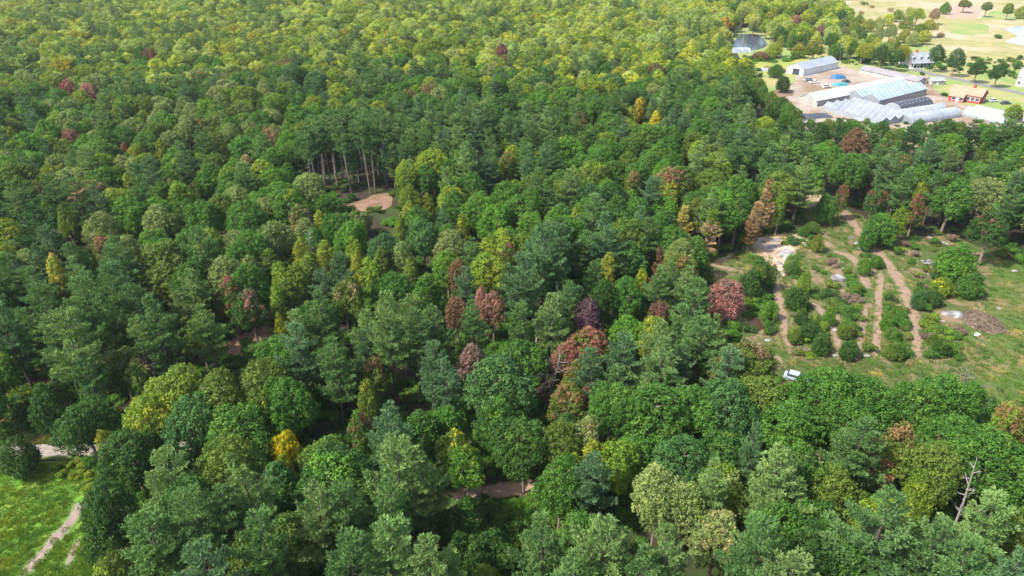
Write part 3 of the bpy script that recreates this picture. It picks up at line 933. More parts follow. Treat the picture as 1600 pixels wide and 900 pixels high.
# around the bare hillside with the exposed trunks
sp(660, 342, 'oak', 4.6, 16, 'blue')
sp(631, 250, 'maple', 3.4, 15, 'lime', 'yellowgreen', 0.3, 'yellow-green hillside maple', 'beside the bare brown hillside')
sp(640, 285, 'maple', 3.0, 12, 'lime')
sp(665, 300, 'maple', 2.4, 9, 'yellowgreen')
for a in ((738, 264), (792, 280), (773, 318), (712, 296), (812, 302), (745, 300)):
    sp(a[0], a[1], 'oak', 5.0, 15, 'bright' if a[0] % 2 else 'green')
sp(505, 300, 'oak', 4.4, 11, 'green')
sp(555, 326, 'maple', 3.6, 8, 'pale', 'olive', 0.4)
# accents further away
sp(103, 122, 'maple', 3.8, 15, 'red', 'pink', 0.4, 'coral red maple', 'in the far woods')
sp(135, 128, 'maple', 3.4, 14, 'pink', 'tan', 0.4)
sp(232, 74, 'maple', 4.0, 14, 'rust', 'brown', 0.4, 'rust-red maple', 'deep in the far woods')
sp(105, 200, 'maple', 4.0, 14, 'brown', 'pink', 0.3, 'mauve-brown maple', 'below the coral red maple')
sp(188, 220, 'maple', 2.2, 13, 'red', 'rust', 0.4)
sp(210, 224, 'maple', 3.0, 13, 'yellowgreen')
sp(415, 195, 'maple', 3.0, 15, 'tan', 'orange', 0.4, 'orange-tan maple', 'behind the bare trunks')
sp(785, 66, 'maple', 4.2, 15, 'red', 'purple', 0.4, 'wine-red maple', 'on the line between shaded and sunlit woods')
sp(835, 118, 'maple', 2.0, 13, 'rust', 'red', 0.4)
sp(1025, 172, 'birch', 2.4, 14, 'gold', 'yellow', 0.5, 'narrow golden tree', 'standing straight among dark crowns')
sp(1003, 150, 'maple', 4.0, 14, 'gold', 'lime', 0.5, 'gold and lime maple', 'behind the narrow golden tree')
sp(985, 165, 'maple', 3.2, 13, 'yellowgreen')
sp(993, 262, 'maple', 3.0, 14, 'olive', 'orange', 0.35, 'peach-topped olive maple', 'among the pines')
sp(790, 235, 'maple', 3.0, 14, 'olive', 'orange', 0.3)
sp(1340, 198, 'maple', 4.4, 16, 'brown', 'rust', 0.3, 'dull brown maple', 'in front of the greenhouses')
sp(1205, 278, 'larch', 2.6, 17, 'tan', 'orange', 0.35, 'peach-brown larch', 'behind the sandy ground')
sp(1183, 312, 'larch', 2.4, 15, 'orange', 'tan', 0.5, 'orange-brown larch', 'with a bare trunk at the clearing edge')
sp(1115, 325, 'larch', 3.2, 15, 'tan', 'lime', 0.45, 'peach and lime larch', 'left of the clearing')
sp(1070, 320, 'larch', 2.4, 13, 'straw')
sp(1050, 280, 'birch', 2.4, 14, 'lime', 'gold', 0.3)
sp(1225, 300, 'birch', 2.0, 13, 'lime')
sp(1322, 284, 'birch', 2.0, 12, 'olive', 'rust', 0.5, 'slim rust-topped birch', 'at the head of the dirt path')
sp(1372, 292, 'maple', 3.2, 13, 'dark', 'red', 0.35, 'scarlet-topped maple', 'right of the dirt path head')
sp(1440, 300, 'birch', 2.4, 13, 'olive', 'red', 0.5, 'scarlet and green birch', 'behind the clearing')
sp(1296, 300, 'maple', 3.2, 10, 'green')
sp(1385, 332, 'maple', 4.0, 10, 'green', 'lime', 0.2, 'bushy bright maple', 'right of the main dirt path')
sp(1410, 322, 'birch', 2.2, 11, 'lime')
sp(1365, 350, 'maple', 2.6, 8, 'green')
sp(1505, 380, 'maple', 5.0, 10, 'bright', None, 0, 'full bright green maple', 'standing out in the clearing by the mown field')
sp(1525, 425, 'maple', 3.2, 6.5, 'green')
sp(1478, 432, 'maple', 2.8, 5, 'lime', 'yellow', 0.25)
sp(1500, 275, 'maple', 5.2, 17, 'green', None, 0, 'tall bright wall-like maple', 'behind the clearing')
sp(1560, 330, 'maple', 4.4, 15, 'dark', 'rust', 0.2)
# trees standing in the clearing
sp(1282, 364, 'birch', 1.7, 5.5, 'lime', 'rust', 0.4, 'small two-coloured sapling', 'between the boulders and the main path')
sp(1198, 408, 'maple', 3.0, 8, 'dark', 'gold', 0.25, 'gold-flecked dark maple', 'beside the brown pool path')
sp(1178, 418, 'maple', 2.8, 8, 'dark')
sp(1242, 396, 'birch', 1.9, 6, 'green', 'lime', 0.4)
sp(1262, 420, 'birch', 1.8, 7, 'lime', None, 0, 'lime sapling', 'between the two boulders')
sp(1250, 448, 'maple', 2.6, 6, 'dark')
sp(1272, 500, 'maple', 2.4, 5, 'dark')
sp(1288, 520, 'maple', 2.2, 5, 'dark', 'lime', 0.2)
sp(1440, 452, 'maple', 2.0, 5, 'blue', None, 0, 'round blue-green sapling', 'right of the main dirt path')
for i, (px, py) in enumerate(((1330, 476), (1326, 505), (1332, 532), (1394, 486), (1398, 512), (1402, 536), (1258, 482), (1355, 402), (1372, 400), (1462, 520), (1478, 528), (1205, 470), (1190, 450), (1244, 512), (1462, 452), (1300, 478), (1258, 352), (1272, 346))):
    sp(px, py, 'maple', 1.5 + 0.25 * (i % 3), 3.2 + 0.6 * (i % 4), ['green', 'olive', 'dark', 'bright'][i % 4], ['olive', 'lime', 'green'][i % 3], 0.25)
# the farm and the far fields
for a in ((1384, 68, 5.2, 14, 'dark', 'big dark maple', 'left of the white dormer house'), (1408, 76, 4.0, 12, 'dark', '', ''), (1470, 68, 4.2, 15, 'pinedark', 'twin dark maple', 'right of the white dormer house'),
          (1500, 74, 4.4, 15, 'pinedark', '', ''), (1533, 92, 4.2, 12, 'dark', 'dark roadside maple', 'above the red house'), (1566, 98, 4.4, 12, 'dark', '', '')):
    sp(a[0], a[1], 'maple', a[2], a[3], a[4], None, 0, a[5] or None, a[6])
sp(1437, 12, 'maple', 6.0, 13, 'yellowgreen', None, 0, 'sunlit yellow-green maple', 'at the edge of the dry field')
sp(1420, 26, 'maple', 5.5, 13, 'lime', 'pink', 0.3)
sp(1463, 12, 'maple', 4.5, 12, 'tan', 'pink', 0.4)
sp(1318, 14, 'maple', 5.5, 14, 'green', None, 0, 'round green field maple', 'left of the dry marsh field')
sp(1300, 50, 'maple', 4.0, 13, 'green')
sp(1285, 38, 'maple', 4.5, 12, 'greybrown', 'pink', 0.3)
sp(1335, 62, 'maple', 3.6, 11, 'green')
sp(1400, 55, 'maple', 4.5, 10, 'lime', 'tan', 0.3)
sp(1378, 42, 'maple', 4.0, 11, 'pale', 'tan', 0.3)
sp(1246, 22, 'maple', 5.0, 13, 'pink', 'greybrown', 0.4, 'pale pink far maple', 'behind the pond')
sp(1135, 25, 'maple', 5.0, 14, 'gold', 'orange', 0.4, 'golden orange maple', 'beside the far pond')
sp(1118, 40, 'maple', 5.0, 14, 'yellowgreen', None, 0, 'tall yellow-green maple', 'left of the white tarpaulin')
sp(1222, 40, 'maple', 5.0, 13, 'green')
sp(1212, 66, 'maple', 5.5, 9, 'yellowgreen', 'lime', 0.4)
sp(1250, 66, 'maple', 4.5, 9, 'lime', 'gold', 0.3)
sp(1190, 80, 'maple', 5.0, 5, 'brown', 'pink', 0.3)
sp(1215, 100, 'maple', 4.5, 7, 'green')
sp(1225, 118, 'maple', 4.0, 8, 'dark')
for i, px in enumerate(range(1252, 1600, 21)):
    sp(px + (i * 7) % 9, 184 + (i * 5) % 9 + (8 if 1395 < px < 1440 else 0), ['pine', 'oak', 'maple', 'pine', 'oak'][i % 5], 3.6 + 0.3 * (i % 3), [17, 14, 13, 16, 15][i % 5], ['pine', 'dark', 'olive', 'pinedark', 'green'][i % 5])
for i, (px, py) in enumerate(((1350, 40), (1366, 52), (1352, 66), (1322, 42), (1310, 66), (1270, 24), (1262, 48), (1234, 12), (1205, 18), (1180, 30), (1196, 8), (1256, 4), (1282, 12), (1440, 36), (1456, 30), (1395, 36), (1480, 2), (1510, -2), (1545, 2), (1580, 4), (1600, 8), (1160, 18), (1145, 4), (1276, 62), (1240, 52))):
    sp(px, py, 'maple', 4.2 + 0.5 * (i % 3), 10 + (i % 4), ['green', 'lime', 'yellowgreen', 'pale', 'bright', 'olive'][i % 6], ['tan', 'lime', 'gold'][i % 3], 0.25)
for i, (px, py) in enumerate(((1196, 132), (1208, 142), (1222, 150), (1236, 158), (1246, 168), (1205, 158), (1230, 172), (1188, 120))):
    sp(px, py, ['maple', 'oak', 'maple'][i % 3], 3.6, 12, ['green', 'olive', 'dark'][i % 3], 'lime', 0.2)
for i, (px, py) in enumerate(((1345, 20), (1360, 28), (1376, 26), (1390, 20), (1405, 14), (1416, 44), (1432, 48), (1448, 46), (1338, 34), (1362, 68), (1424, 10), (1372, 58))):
    sp(px, py, 'maple', 4.4, 9.5, ['lime', 'yellowgreen', 'sage', 'sunny'][i % 4], 'tan', 0.25)  # light leaf tints imitate sunlight on these field trees
sp(1590, 160, 'maple', 3.6, 11, 'lime', 'yellow', 0.2)
sp(1585, 185, 'pine', 3.4, 16, 'pinelight')

# where the photograph looks past the crowns to open ground
OPEN = [
    [(1160, 390), (1175, 373), (1245, 362), (1262, 330), (1254, 298), (1282, 298), (1288, 330), (1315, 332), (1335, 335), (1395, 374), (1440, 376), (1485, 368), (1542, 395), (1600, 420), (1700, 470),
     (1700, 600), (1560, 592), (1500, 572), (1440, 556), (1330, 562), (1235, 570), (1200, 552), (1168, 528), (1158, 498), (1165, 470), (1105, 424), (1108, 408), (1160, 420)],
    [(-420, 700), (-80, 738), (30, 736), (135, 738), (146, 770), (140, 800), (132, 1000), (-500, 1000)],
    [(-420, 680), (98, 690), (98, 716), (-420, 716)],
    [(-300, 645), (40, 640), (85, 690), (-300, 690)],
    [(774, 742), (826, 745), (846, 800), (836, 822), (800, 812), (715, 850), (705, 800), (760, 760)],
    [(500, 276), (545, 256), (598, 254), (610, 300), (608, 324), (568, 326), (550, 314), (505, 300)],
    [(305, 562), (335, 540), (425, 500), (428, 522), (350, 565)],
    [(1185, 100), (1250, 95), (1300, 96), (1345, 103), (1450, 108), (1560, 122), (1700, 130), (1700, 190), (1570, 192), (1500, 192), (1400, 192), (1290, 190), (1255, 180), (1232, 158), (1195, 150)],
    [(1300, -30), (1700, -30), (1700, 112), (1600, 108), (1455, 80), (1400, 60), (1345, 60), (1335, 20)],
    [(1143, 46), (1205, 46), (1204, 86), (1143, 86)],
    [(1228, 576), (1258, 576), (1262, 600), (1228, 600)],
    [(405, 395), (440, 382), (445, 392), (412, 405)],
]
SHRUB_ZONES = [OPEN[3], OPEN[4]]

trees = []          # (x, y, kind, R, H, tint rgb, tint key, tint2 rgb, amt, short, rest, special)
def jitter(c, a=0.12):
    k = 1 + random.uniform(-a, a)
    return tuple(max(0.005, v * k * (1 + random.uniform(-a, a) * 0.5)) for v in c)
for px, py, kind, R, H, t1, t2, amt, short, rest in S:
    b = G(px, py, H)
    trees.append([b.x, b.y, kind, R, H, jitter(TINT[t1], 0.08), t1, jitter(TINT[t2], 0.08), amt, short, rest, True])

# trees with long bare trunks behind the bare hillside
for px, py, H in ((489, 307, 20), (497, 303, 22), (509, 298, 21), (527, 292, 23), (549, 302, 22), (561, 284, 21), (579, 303, 25), (587, 301, 24), (603, 286, 22), (536, 280, 22), (517, 286, 21), (572, 278, 23), (592, 276, 22), (500, 288, 21), (524, 276, 22), (545, 272, 22), (556, 268, 23), (583, 270, 22), (600, 268, 22), (508, 276, 21), (566, 264, 22)):
    b = G(px, py)
    trees.append([b.x, b.y, 'tallpine', 3.4, H, jitter(TINT['pine']), 'pine', TINT['pine'], 0, None, '', True])

# ------------------------------------------------------------------ trees: the woods around them
cell = 8.0
grid = {}
def near_ok(x, y, R, f):
    cx, cy = int(x // cell), int(y // cell)
    for i in range(cx - 2, cx + 3):
        for j in range(cy - 2, cy + 3):
            for (tx, ty, tr) in grid.get((i, j), ()):
                if (tx - x) ** 2 + (ty - y) ** 2 < (f * (R + tr)) ** 2:
                    return False
    return True
def put(x, y, R):
    grid.setdefault((int(x // cell), int(y // cell)), []).append((x, y, R))
for t in trees:
    put(t[0], t[1], t[3])

PINE_ZONES = [(560, 790, 170, 110), (920, 850, 130, 70), (110, 470, 130, 110), (300, 830, 130, 80), (1150, 800, 110, 70), (1450, 830, 110, 60), (560, 490, 160, 70), (1050, 500, 120, 60),
              (850, 420, 70, 70), (700, 500, 200, 90), (960, 540, 150, 60), (330, 480, 120, 50), (700, 190, 160, 40), (1200, 240, 120, 30), (560, 215, 110, 40), (800, 210, 90, 30), (1480, 215, 100, 30), (1310, 240, 60, 30), (60, 330, 60, 40), (280, 50, 60, 20)]
BIRCH_ZONES = [(490, 410, 90, 50), (1230, 320, 60, 40), (640, 310, 30, 30)]
def kind_at(px, py, x, y):
    wp, wb_, wm = 0.20, 0.03, 0.34
    for cx, cy, rx, ry in PINE_ZONES:
        if ((px - cx) / rx) ** 2 + ((py - cy) / ry) ** 2 < 1:
            wp = 0.72
    for cx, cy, rx, ry in BIRCH_ZONES:
        if ((px - cx) / rx) ** 2 + ((py - cy) / ry) ** 2 < 1:
            wb_ = 0.5
    if y > 300:
        wp *= 0.65
    wp = wp + 0.28 * wob(x, y, 34, 3)
    q = random.random()
    if q < wb_:
        return 'birch'
    q = random.random()
    if q < wp:
        return 'pine'
    return 'maple' if random.random() < wm else 'oak'

def colour_at(kind, px, py, x, y):
    far = max(0.0, min(1.0, (135 - py) / 100))          # paler, yellower leaf tints imitate sunlight on the far woods
    rightfar = 1.0 if (px > 850 and py < 95) else 0.0  # far right gets more of the tints that imitate sunlight
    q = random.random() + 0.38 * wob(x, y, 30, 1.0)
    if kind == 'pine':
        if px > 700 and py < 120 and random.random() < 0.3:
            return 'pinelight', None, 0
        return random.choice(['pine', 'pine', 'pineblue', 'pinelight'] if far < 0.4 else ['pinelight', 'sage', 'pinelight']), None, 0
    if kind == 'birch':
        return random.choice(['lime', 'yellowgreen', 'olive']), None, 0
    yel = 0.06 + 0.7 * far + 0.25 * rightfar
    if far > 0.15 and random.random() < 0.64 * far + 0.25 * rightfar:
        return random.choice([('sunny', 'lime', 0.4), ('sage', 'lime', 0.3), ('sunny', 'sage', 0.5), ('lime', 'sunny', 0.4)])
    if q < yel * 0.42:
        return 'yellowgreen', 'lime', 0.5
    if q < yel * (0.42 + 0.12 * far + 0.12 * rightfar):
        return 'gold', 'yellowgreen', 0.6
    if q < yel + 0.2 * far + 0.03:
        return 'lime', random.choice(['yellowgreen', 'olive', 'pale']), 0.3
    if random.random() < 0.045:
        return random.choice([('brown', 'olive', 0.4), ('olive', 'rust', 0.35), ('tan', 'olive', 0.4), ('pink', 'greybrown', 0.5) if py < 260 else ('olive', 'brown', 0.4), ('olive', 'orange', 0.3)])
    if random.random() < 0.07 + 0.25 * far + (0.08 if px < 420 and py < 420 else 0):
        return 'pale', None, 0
    if py > 540:  # darker leaf tints imitate cloud shade over the nearest woods
        return random.choice(['green', 'green', 'dark', 'blue', 'dark', 'olive']), random.choice(['olive', 'dark', 'green', 'bright']), random.choice([0, 0.15, 0.25, 0.35])
    if px < 450 and py < 420:
        return random.choice(['green', 'bright', 'olive', 'bright', 'lime', 'pale', 'green']), random.choice(['lime', 'pale', 'olive', 'bright']), random.choice([0, 0.2, 0.35])
    return random.choice(['green', 'green', 'green', 'dark', 'blue', 'bright', 'olive', 'bright']), random.choice(['olive', 'lime', 'bright', 'dark', 'green']), random.choice([0, 0.15, 0.25, 0.35])

KEEP = []
for t in trees:
    a, b, dep = proj(t[0], t[1], t[4] * 0.86)
    KEEP.append((a, b, 0.75 * t[3] * FPX / dep, dep))
def hides(x, y, R, H):
    for dx, hh in ((0, 0.98), (-0.5, 0.9), (0.5, 0.9), (-0.85, 0.75), (0.85, 0.75), (0, 0.75), (0, 0.55), (-0.7, 0.6), (0.7, 0.6)):
        a, b, dep = proj(x + dx * R, y, H * hh)
        for (ka, kb, kr, kd) in KEEP:
            if dep < kd and abs(a - ka) < kr and (a - ka) ** 2 + (b - kb) ** 2 < kr * kr:
                return True
    return False
def blocked(x, y, R, H):
    for dx, hh in ((0, 1.0), (-0.75, 0.7), (0.75, 0.7), (0, 0.5)):
        a, b, _ = proj(x + dx * R, y, H * hh)
        for P in OPEN:
            if inside(P, a, b):
                return True
    a, b, _ = proj(x, y, 0)
    return inside(CLEARING, a, b) or inside(LEFT_FIELD, a, b) or inside(OPEN[7], a, b) or inside(OPEN[8], a, b)

n_try = 0
for _ in range(46000):
    Y = math.sqrt(random.uniform(30 ** 2, 940 ** 2))
    Xm = 0.80 * (Y + 25) + 28
    X = random.uniform(-Xm, Xm)
    px, py, dep = proj(X, Y, 15)
    kd = kind_at(px, py, X, Y)
    u = random.random()
    if kd == 'oak':
        R, H = 4.1 + 2.6 * u * random.uniform(0.4, 1.0), 13.5 + 3.0 * u + random.uniform(-1, 1)
    elif kd == 'maple':
        R, H = 3.1 + 1.9 * u, 11.5 + 3.5 * u + random.uniform(-1, 1)
    elif kd == 'birch':
        R, H = 1.8 + 0.7 * u, 11 + 3 * u
    else:
        R, H = 2.8 + 1.6 * u, 15.5 + 5.0 * u + random.uniform(-1, 1)
    if Y > 300 and kd != 'pine':
        R *= 1.0 + 0.22 * min(1.0, (Y - 300) / 250) + random.uniform(-0.1, 0.15)
    if not near_ok(X, Y, R, 0.53 if Y < 520 else 0.56):
        continue
    if blocked(X, Y, R, H) or (py > -20 and hides(X, Y, R, H)):
        continue
    if 190 < Y < 520 and X > 0 and inside(OPEN[7], *proj(X, Y, 0)[:2]):
        continue
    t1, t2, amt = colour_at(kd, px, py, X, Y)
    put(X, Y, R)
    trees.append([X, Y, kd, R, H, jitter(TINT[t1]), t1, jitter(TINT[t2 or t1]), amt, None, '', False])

# ------------------------------------------------------------------ which trees are told apart, which belong to the mass
LIMIT = {'oak': 300, 'maple': 300, 'pine': 300, 'birch': 120, 'larch': 60, 'tallpine': 60, 'shrub': 10}
by_kind = {}
for t in trees:
    a, b, dep = proj(t[0], t[1], t[4] * 0.8)
    vis = -10 < a < 1610 and -5 < b < 930
    t.append((a, b, dep, vis))
    by_kind.setdefault(t[2], []).append(t)
single, mass = [], []
for k, v in by_kind.items():
    shown = sorted([t for t in v if t[12][3]], key=lambda t: (not t[11], t[12][2] / t[3]))
    single += shown[:LIMIT[k]]
    mass += shown[LIMIT[k]:] + [t for t in v if not t[12][3]]

# ------------------------------------------------------------------ labels: what each tree looks like and which landmark it stands by
NOUN = {'oak': 'oak', 'maple': 'maple', 'pine': 'pine', 'birch': 'birch', 'larch': 'larch', 'tallpine': 'bare-trunked pine', 'shrub': 'shrub'}
ORD = ['first', 'second', 'third', 'fourth', 'fifth', 'sixth', 'seventh', 'eighth', 'ninth', 'tenth', 'eleventh', 'twelfth', 'thirteenth', 'fourteenth', 'fifteenth']
marks = [(t[12][0], t[12][1], 'the ' + t[9]) for t in single if t[9]]
marks += [(1227, 398, 'the grey boulder on the sand patch'), (1310, 433, 'the boulder between the paths'), (1243, 588, 'the silver-blue car'), (70, 703, 'the gravel road'), (795, 760, 'the dirt road gap'),
          (1277, 112, 'the white barn'), (1330, 172, 'the low white greenhouses'), (1505, 148, 'the red house'), (1590, 120, 'the house at the edge'), (585, 316, 'the bare brown hillside'),
          (1165, 75, 'the white tarpaulin'), (1180, 508, 'the brown pool'), (1268, 308, 'the sand pit')]
def place_label(items, noun_of):
    """items: (pixel x, pixel y, key words, setter)"""
    cells = {}
    for it in items:
        d, m = min((((it[0] - mx) ** 2 + ((it[1] - my) * 1.3) ** 2, i) for i, (mx, my, _) in enumerate(marks)))
        dx, dy = it[0] - marks[m][0], (it[1] - marks[m][1]) * 1.3
        a = math.degrees(math.atan2(-dy, dx)) % 360
        side = ['right of', 'behind and right of', 'behind', 'behind and left of', 'left of', 'in front and left of', 'in front of', 'in front and right of'][int(((a + 22.5) % 360) // 45)]
        cells.setdefault((m, side, it[2]), []).append((d, it))
    for (m, side, words), v in cells.items():
        v.sort(key=lambda q: q[0])
        for i, (d, it) in enumerate(v):
            mk = marks[m][2]
            if len(v) == 1:
                s = f'{words} {side} {mk}'
            else:
                s = f'{words}, {ORD[min(i, 14)]} one {side} {mk}'
            if len(s.replace(',', ' ').split()) > 16:
                s = s.replace(' and left of', '-left of').replace(' and right of', '-right of').replace(' one ', ' ').replace('the grey boulder on the sand patch', 'the sand patch boulder')
            it[3](s)
pending = []

# ------------------------------------------------------------------ build the single trees
TALL = [pine_tree(470 + i, 3.4, 23.0, 0.62, 0.1, 0.5) for i in range(2)]
tall_tr = []
for i in range(2):
    rg = np.random.default_rng(480 + i)
    mb = MB()
    mb.tube([(0, 0, -0.3), (0.1, 0, 11), (0, 0.1, 22.4)], [0.27, 0.2, 0.05], 7)
    for k in range(16):
        a = k * 2.4
        z = 5 + k * 0.6
        d = Vector((math.cos(a), math.sin(a), rg.uniform(-0.25, 0.1)))
        L = rg.uniform(0.8, 2.0)
        mb.tube([(0.05, 0, z), Vector((0.05, 0, z)) + d * L], [0.05, 0.02], 3)
    tall_tr.append(mb.mesh('trunk', M['bark'] if i == 0 else M['grey_bark']))
GROUPS = {'oak': 'oaks of the woods', 'maple': 'maples of the woods', 'pine': 'white pines of the woods', 'birch': 'birches of the woods', 'larch': 'larches at the clearing', 'tallpine': 'bare-trunked pines by the hillside'}
NAME = {'oak': 'oak_tree', 'maple': 'maple_tree', 'pine': 'pine_tree', 'birch': 'birch_tree', 'larch': 'larch_tree', 'tallpine': 'bare_trunked_pine', 'shrub': 'shrub'}
for n_t, t in enumerate(single):
    x, y, kind, R, H, c1, k1, c2, amt, short, rest, special, (sx, sy, dep, vis) = t
    if kind == 'shrub':
        continue
    rz = random.uniform(0, 6.283)
    root = empty(NAME[kind], (x, y, 0), rz)
    root.rotation_euler = (random.gauss(0, 0.025), random.gauss(0, 0.025), rz)
    if kind == 'tallpine':
        crown_me = TALL[n_t % 2][0]
        trunk_me = tall_tr[1 if dep < 228 and n_t % 3 else 0]
        R0, H0 = 3.4, 23.0
    else:
        pk = 'low' if kind in ('maple', 'birch') and H <= 10.2 else kind
        crown_me, trunk_me = PROTO[pk][random.randrange(len(PROTO[pk]))]
        R0, H0 = SIZE[pk]
    sc = (R / R0, R / R0 * random.uniform(0.92, 1.08), H / H0)
    for nm, me in (('crown', crown_me), ('trunk', trunk_me)):
        o = bpy.data.objects.new(nm, me)
        o.scale = sc
        if nm == 'crown':
            o['tint'] = [*c1]
            o['tint_two'] = [*c2, amt]
        link(o, root)
    root['category'] = 'tree'
    root['group'] = GROUPS[kind]
    if short:
        root['label'] = short + ' ' + rest
    else:
        size = 'small ' if R < 0.75 * SIZE.get(kind, (3.4, 0))[0] else 'large ' if R > 1.12 * SIZE.get(kind, (3.4, 0))[0] else ''
        col = WORD[k1]
        def setter(s, root=root):
            root['label'] = s
        pending.append((sx, sy, f'{size}{col} {NOUN[kind]}', setter))
place_label(pending, NOUN)

# ------------------------------------------------------------------ what nobody could count: scattered by geometry nodes
def scatter(name, pts, meshes, label=None):
    """pts: (x, y, z, rot, sx, sz, tint, tint2+share, index); one object of kind stuff that instances the meshes"""
    n = len(pts)
    me = bpy.data.meshes.new(name)
    me.vertices.add(n)
    me.vertices.foreach_set('co', np.array([[p[0], p[1], p[2]] for p in pts], dtype=np.float32).ravel())
    def attr(k, typ, key, vals):
        a = me.attributes.new(k, typ, 'POINT')
        a.data.foreach_set(key, np.array(vals).ravel())
    attr('turn', 'FLOAT_VECTOR', 'vector', np.array([[0, 0, p[3]] for p in pts], dtype=np.float32))
    attr('size', 'FLOAT_VECTOR', 'vector', np.array([[p[4], p[4], p[5]] for p in pts], dtype=np.float32))
    attr('tint', 'FLOAT_COLOR', 'color', np.array([[*p[6], 1] for p in pts], dtype=np.float32))
    attr('tint_two', 'FLOAT_COLOR', 'color', np.array([[*p[7]] for p in pts], dtype=np.float32))
    attr('which', 'INT', 'value', np.array([p[8] for p in pts], dtype=np.int32))
    o = link(bpy.data.objects.new(name, me))
    ng = bpy.data.node_groups.new(name, 'GeometryNodeTree')
    ng.interface.new_socket('Geometry', in_out='INPUT', socket_type='NodeSocketGeometry')
    ng.interface.new_socket('Geometry', in_out='OUTPUT', socket_type='NodeSocketGeometry')
    gi = ng.nodes.new('NodeGroupInput')
    go = ng.nodes.new('NodeGroupOutput')
    iop = ng.nodes.new('GeometryNodeInstanceOnPoints')
    join = ng.nodes.new('GeometryNodeGeometryToInstance')
    L = ng.links.new
    L(gi.outputs[0], iop.inputs['Points'])
    infos = []
    for m in meshes:
        po = bpy.data.objects.new(name + '_source', m)      # never linked to the scene
        oi = ng.nodes.new('GeometryNodeObjectInfo')
        oi.inputs['Object'].default_value = po
        oi.inputs['As Instance'].default_value = True
        infos.append(oi)
    for oi in reversed(infos):
        L(oi.outputs['Geometry'], join.inputs[0])
    L(join.outputs[0], iop.inputs['Instance'])
    iop.inputs['Pick Instance'].default_value = True
    def named(k, typ):
        a = ng.nodes.new('GeometryNodeInputNamedAttribute')
        a.data_type = typ
        a.inputs['Name'].default_value = k
        return a.outputs['Attribute']
    L(named('which', 'INT'), iop.inputs['Instance Index'])
    L(named('turn', 'FLOAT_VECTOR'), iop.inputs['Rotation'])
    L(named('size', 'FLOAT_VECTOR'), iop.inputs['Scale'])
    L(iop.outputs[0], go.inputs[0])
    md = o.modifiers.new('scatter', 'NODES')
    md.node_group = ng
    tag(o, label=label, kind='stuff')
    return o

def joined(crown, trunk, name):
    """a crown and its trunk in one mesh, for the mass of far trees"""
    nv1, nv2 = len(crown.vertices), len(trunk.vertices)
    bm = bmesh.new()
    bm.from_mesh(crown)
    k = len(bm.faces)
    bm.from_mesh(trunk)
    bm.faces.ensure_lookup_table()
    for f in bm.faces[k:]:
        f.material_index = 1
    me = bpy.data.meshes.new(name)
    bm.to_mesh(me)
    bm.free()
    me.materials.append(crown.materials[0])
    me.materials.append(trunk.materials[0])
    return me
src, first = [], {}
for k in ('oak', 'maple', 'birch', 'pine', 'larch'):
    first[k] = len(src)
    src += [joined(c, t, 'far_tree') for c, t in PROTO[k][:6]]
pts = []
for t in mass:
    k = 'pine' if t[2] == 'tallpine' else t[2]
    if k == 'shrub':
        continue
    R0, H0 = SIZE[k]
    pts.append((t[0], t[1], 0, random.uniform(0, 6.28), t[3] / R0, t[4] / H0, t[5], (*t[7], t[8]), first[k] + random.randrange(min(6, len(PROTO[k])))))
scatter('forest', pts, src, 'dense mixed woods stretching away beyond the nearer trees')

# undergrowth on the forest floor
pts = []
for _ in range(14000):
    Y = math.sqrt(random.uniform(40 ** 2, 420 ** 2)) if random.random() < 0.65 else random.uniform(70, 160)
    X = random.uniform(-0.8 * Y - 30, 0.8 * Y + 30)
    a, b, _d = proj(X, Y, 0)
    if inside(CLEARING, a, b) or inside(LEFT_FIELD, a, b) or any(inside(OPEN[i], a, b) for i in (2, 5, 6, 7)):
        continue
    if 745 < b < 782 and 700 < a < 860 or 690 < b < 718 and a < 300:
        continue
    s = random.uniform(0.5, 1.5)
    c = jitter(TINT[random.choice(['dark', 'green', 'bright', 'olive'])])
    pts.append((X, Y, 0, random.uniform(0, 6.28), s, s * random.uniform(0.6, 1.1), c, (*c, 0), random.randrange(4)))
scatter('undergrowth', pts, SHRUBS, 'low dark undergrowth on the forest floor')

# ------------------------------------------------------------------ shrubs that show one by one
shrub_items = []
def shrub(px, py, R, H, t1, t2=None, amt=0.0, label=None):
    p = G(px, py)
    root = empty('shrub', p, random.uniform(0, 6.28))
    o = bpy.data.objects.new('foliage', SHRUBS[random.randrange(4)])
    o.scale = (R / 1.6, R / 1.6, H / 1.7)
    c2 = jitter(TINT[t2 or t1])
    o['tint'] = [*jitter(TINT[t1])]
    o['tint_two'] = [*c2, amt]
    link(o, root)
    s = bpy.data.objects.new('stems', STEM)
    s.scale = (R / 1.6, R / 1.6, H / 1.7)
    link(s, root)
    tag(root, label, 'shrub', 'shrubs of the clearing and field edges')
    if not label:
        def setter(s_, root=root):
            root['label'] = s_
        shrub_items.append((px, py, f'{"low " if H < 1.3 else ""}{WORD[t1]} shrub', setter))
WORN = [([(1318, 328), (1335, 352), (1362, 384), (1392, 418), (1410, 450), (1422, 480), (1428, 510), (1436, 560)], 11), ([(1300, 392), (1330, 402), (1346, 425), (1357, 452)], 9),
        ([(1376, 424), (1374, 452), (1372, 480), (1371, 520), (1365, 560)], 7), ([(1352, 480), (1348, 510), (1340, 560)], 6), ([(1262, 470), (1284, 487), (1300, 512), (1311, 545)], 9),
        ([(1205, 415), (1214, 450), (1222, 490), (1228, 525), (1234, 545)], 9), ([(1180, 535), (1200, 550), (1224, 568)], 8), ([(1105, 412), (1125, 417), (1155, 424)], 7)]
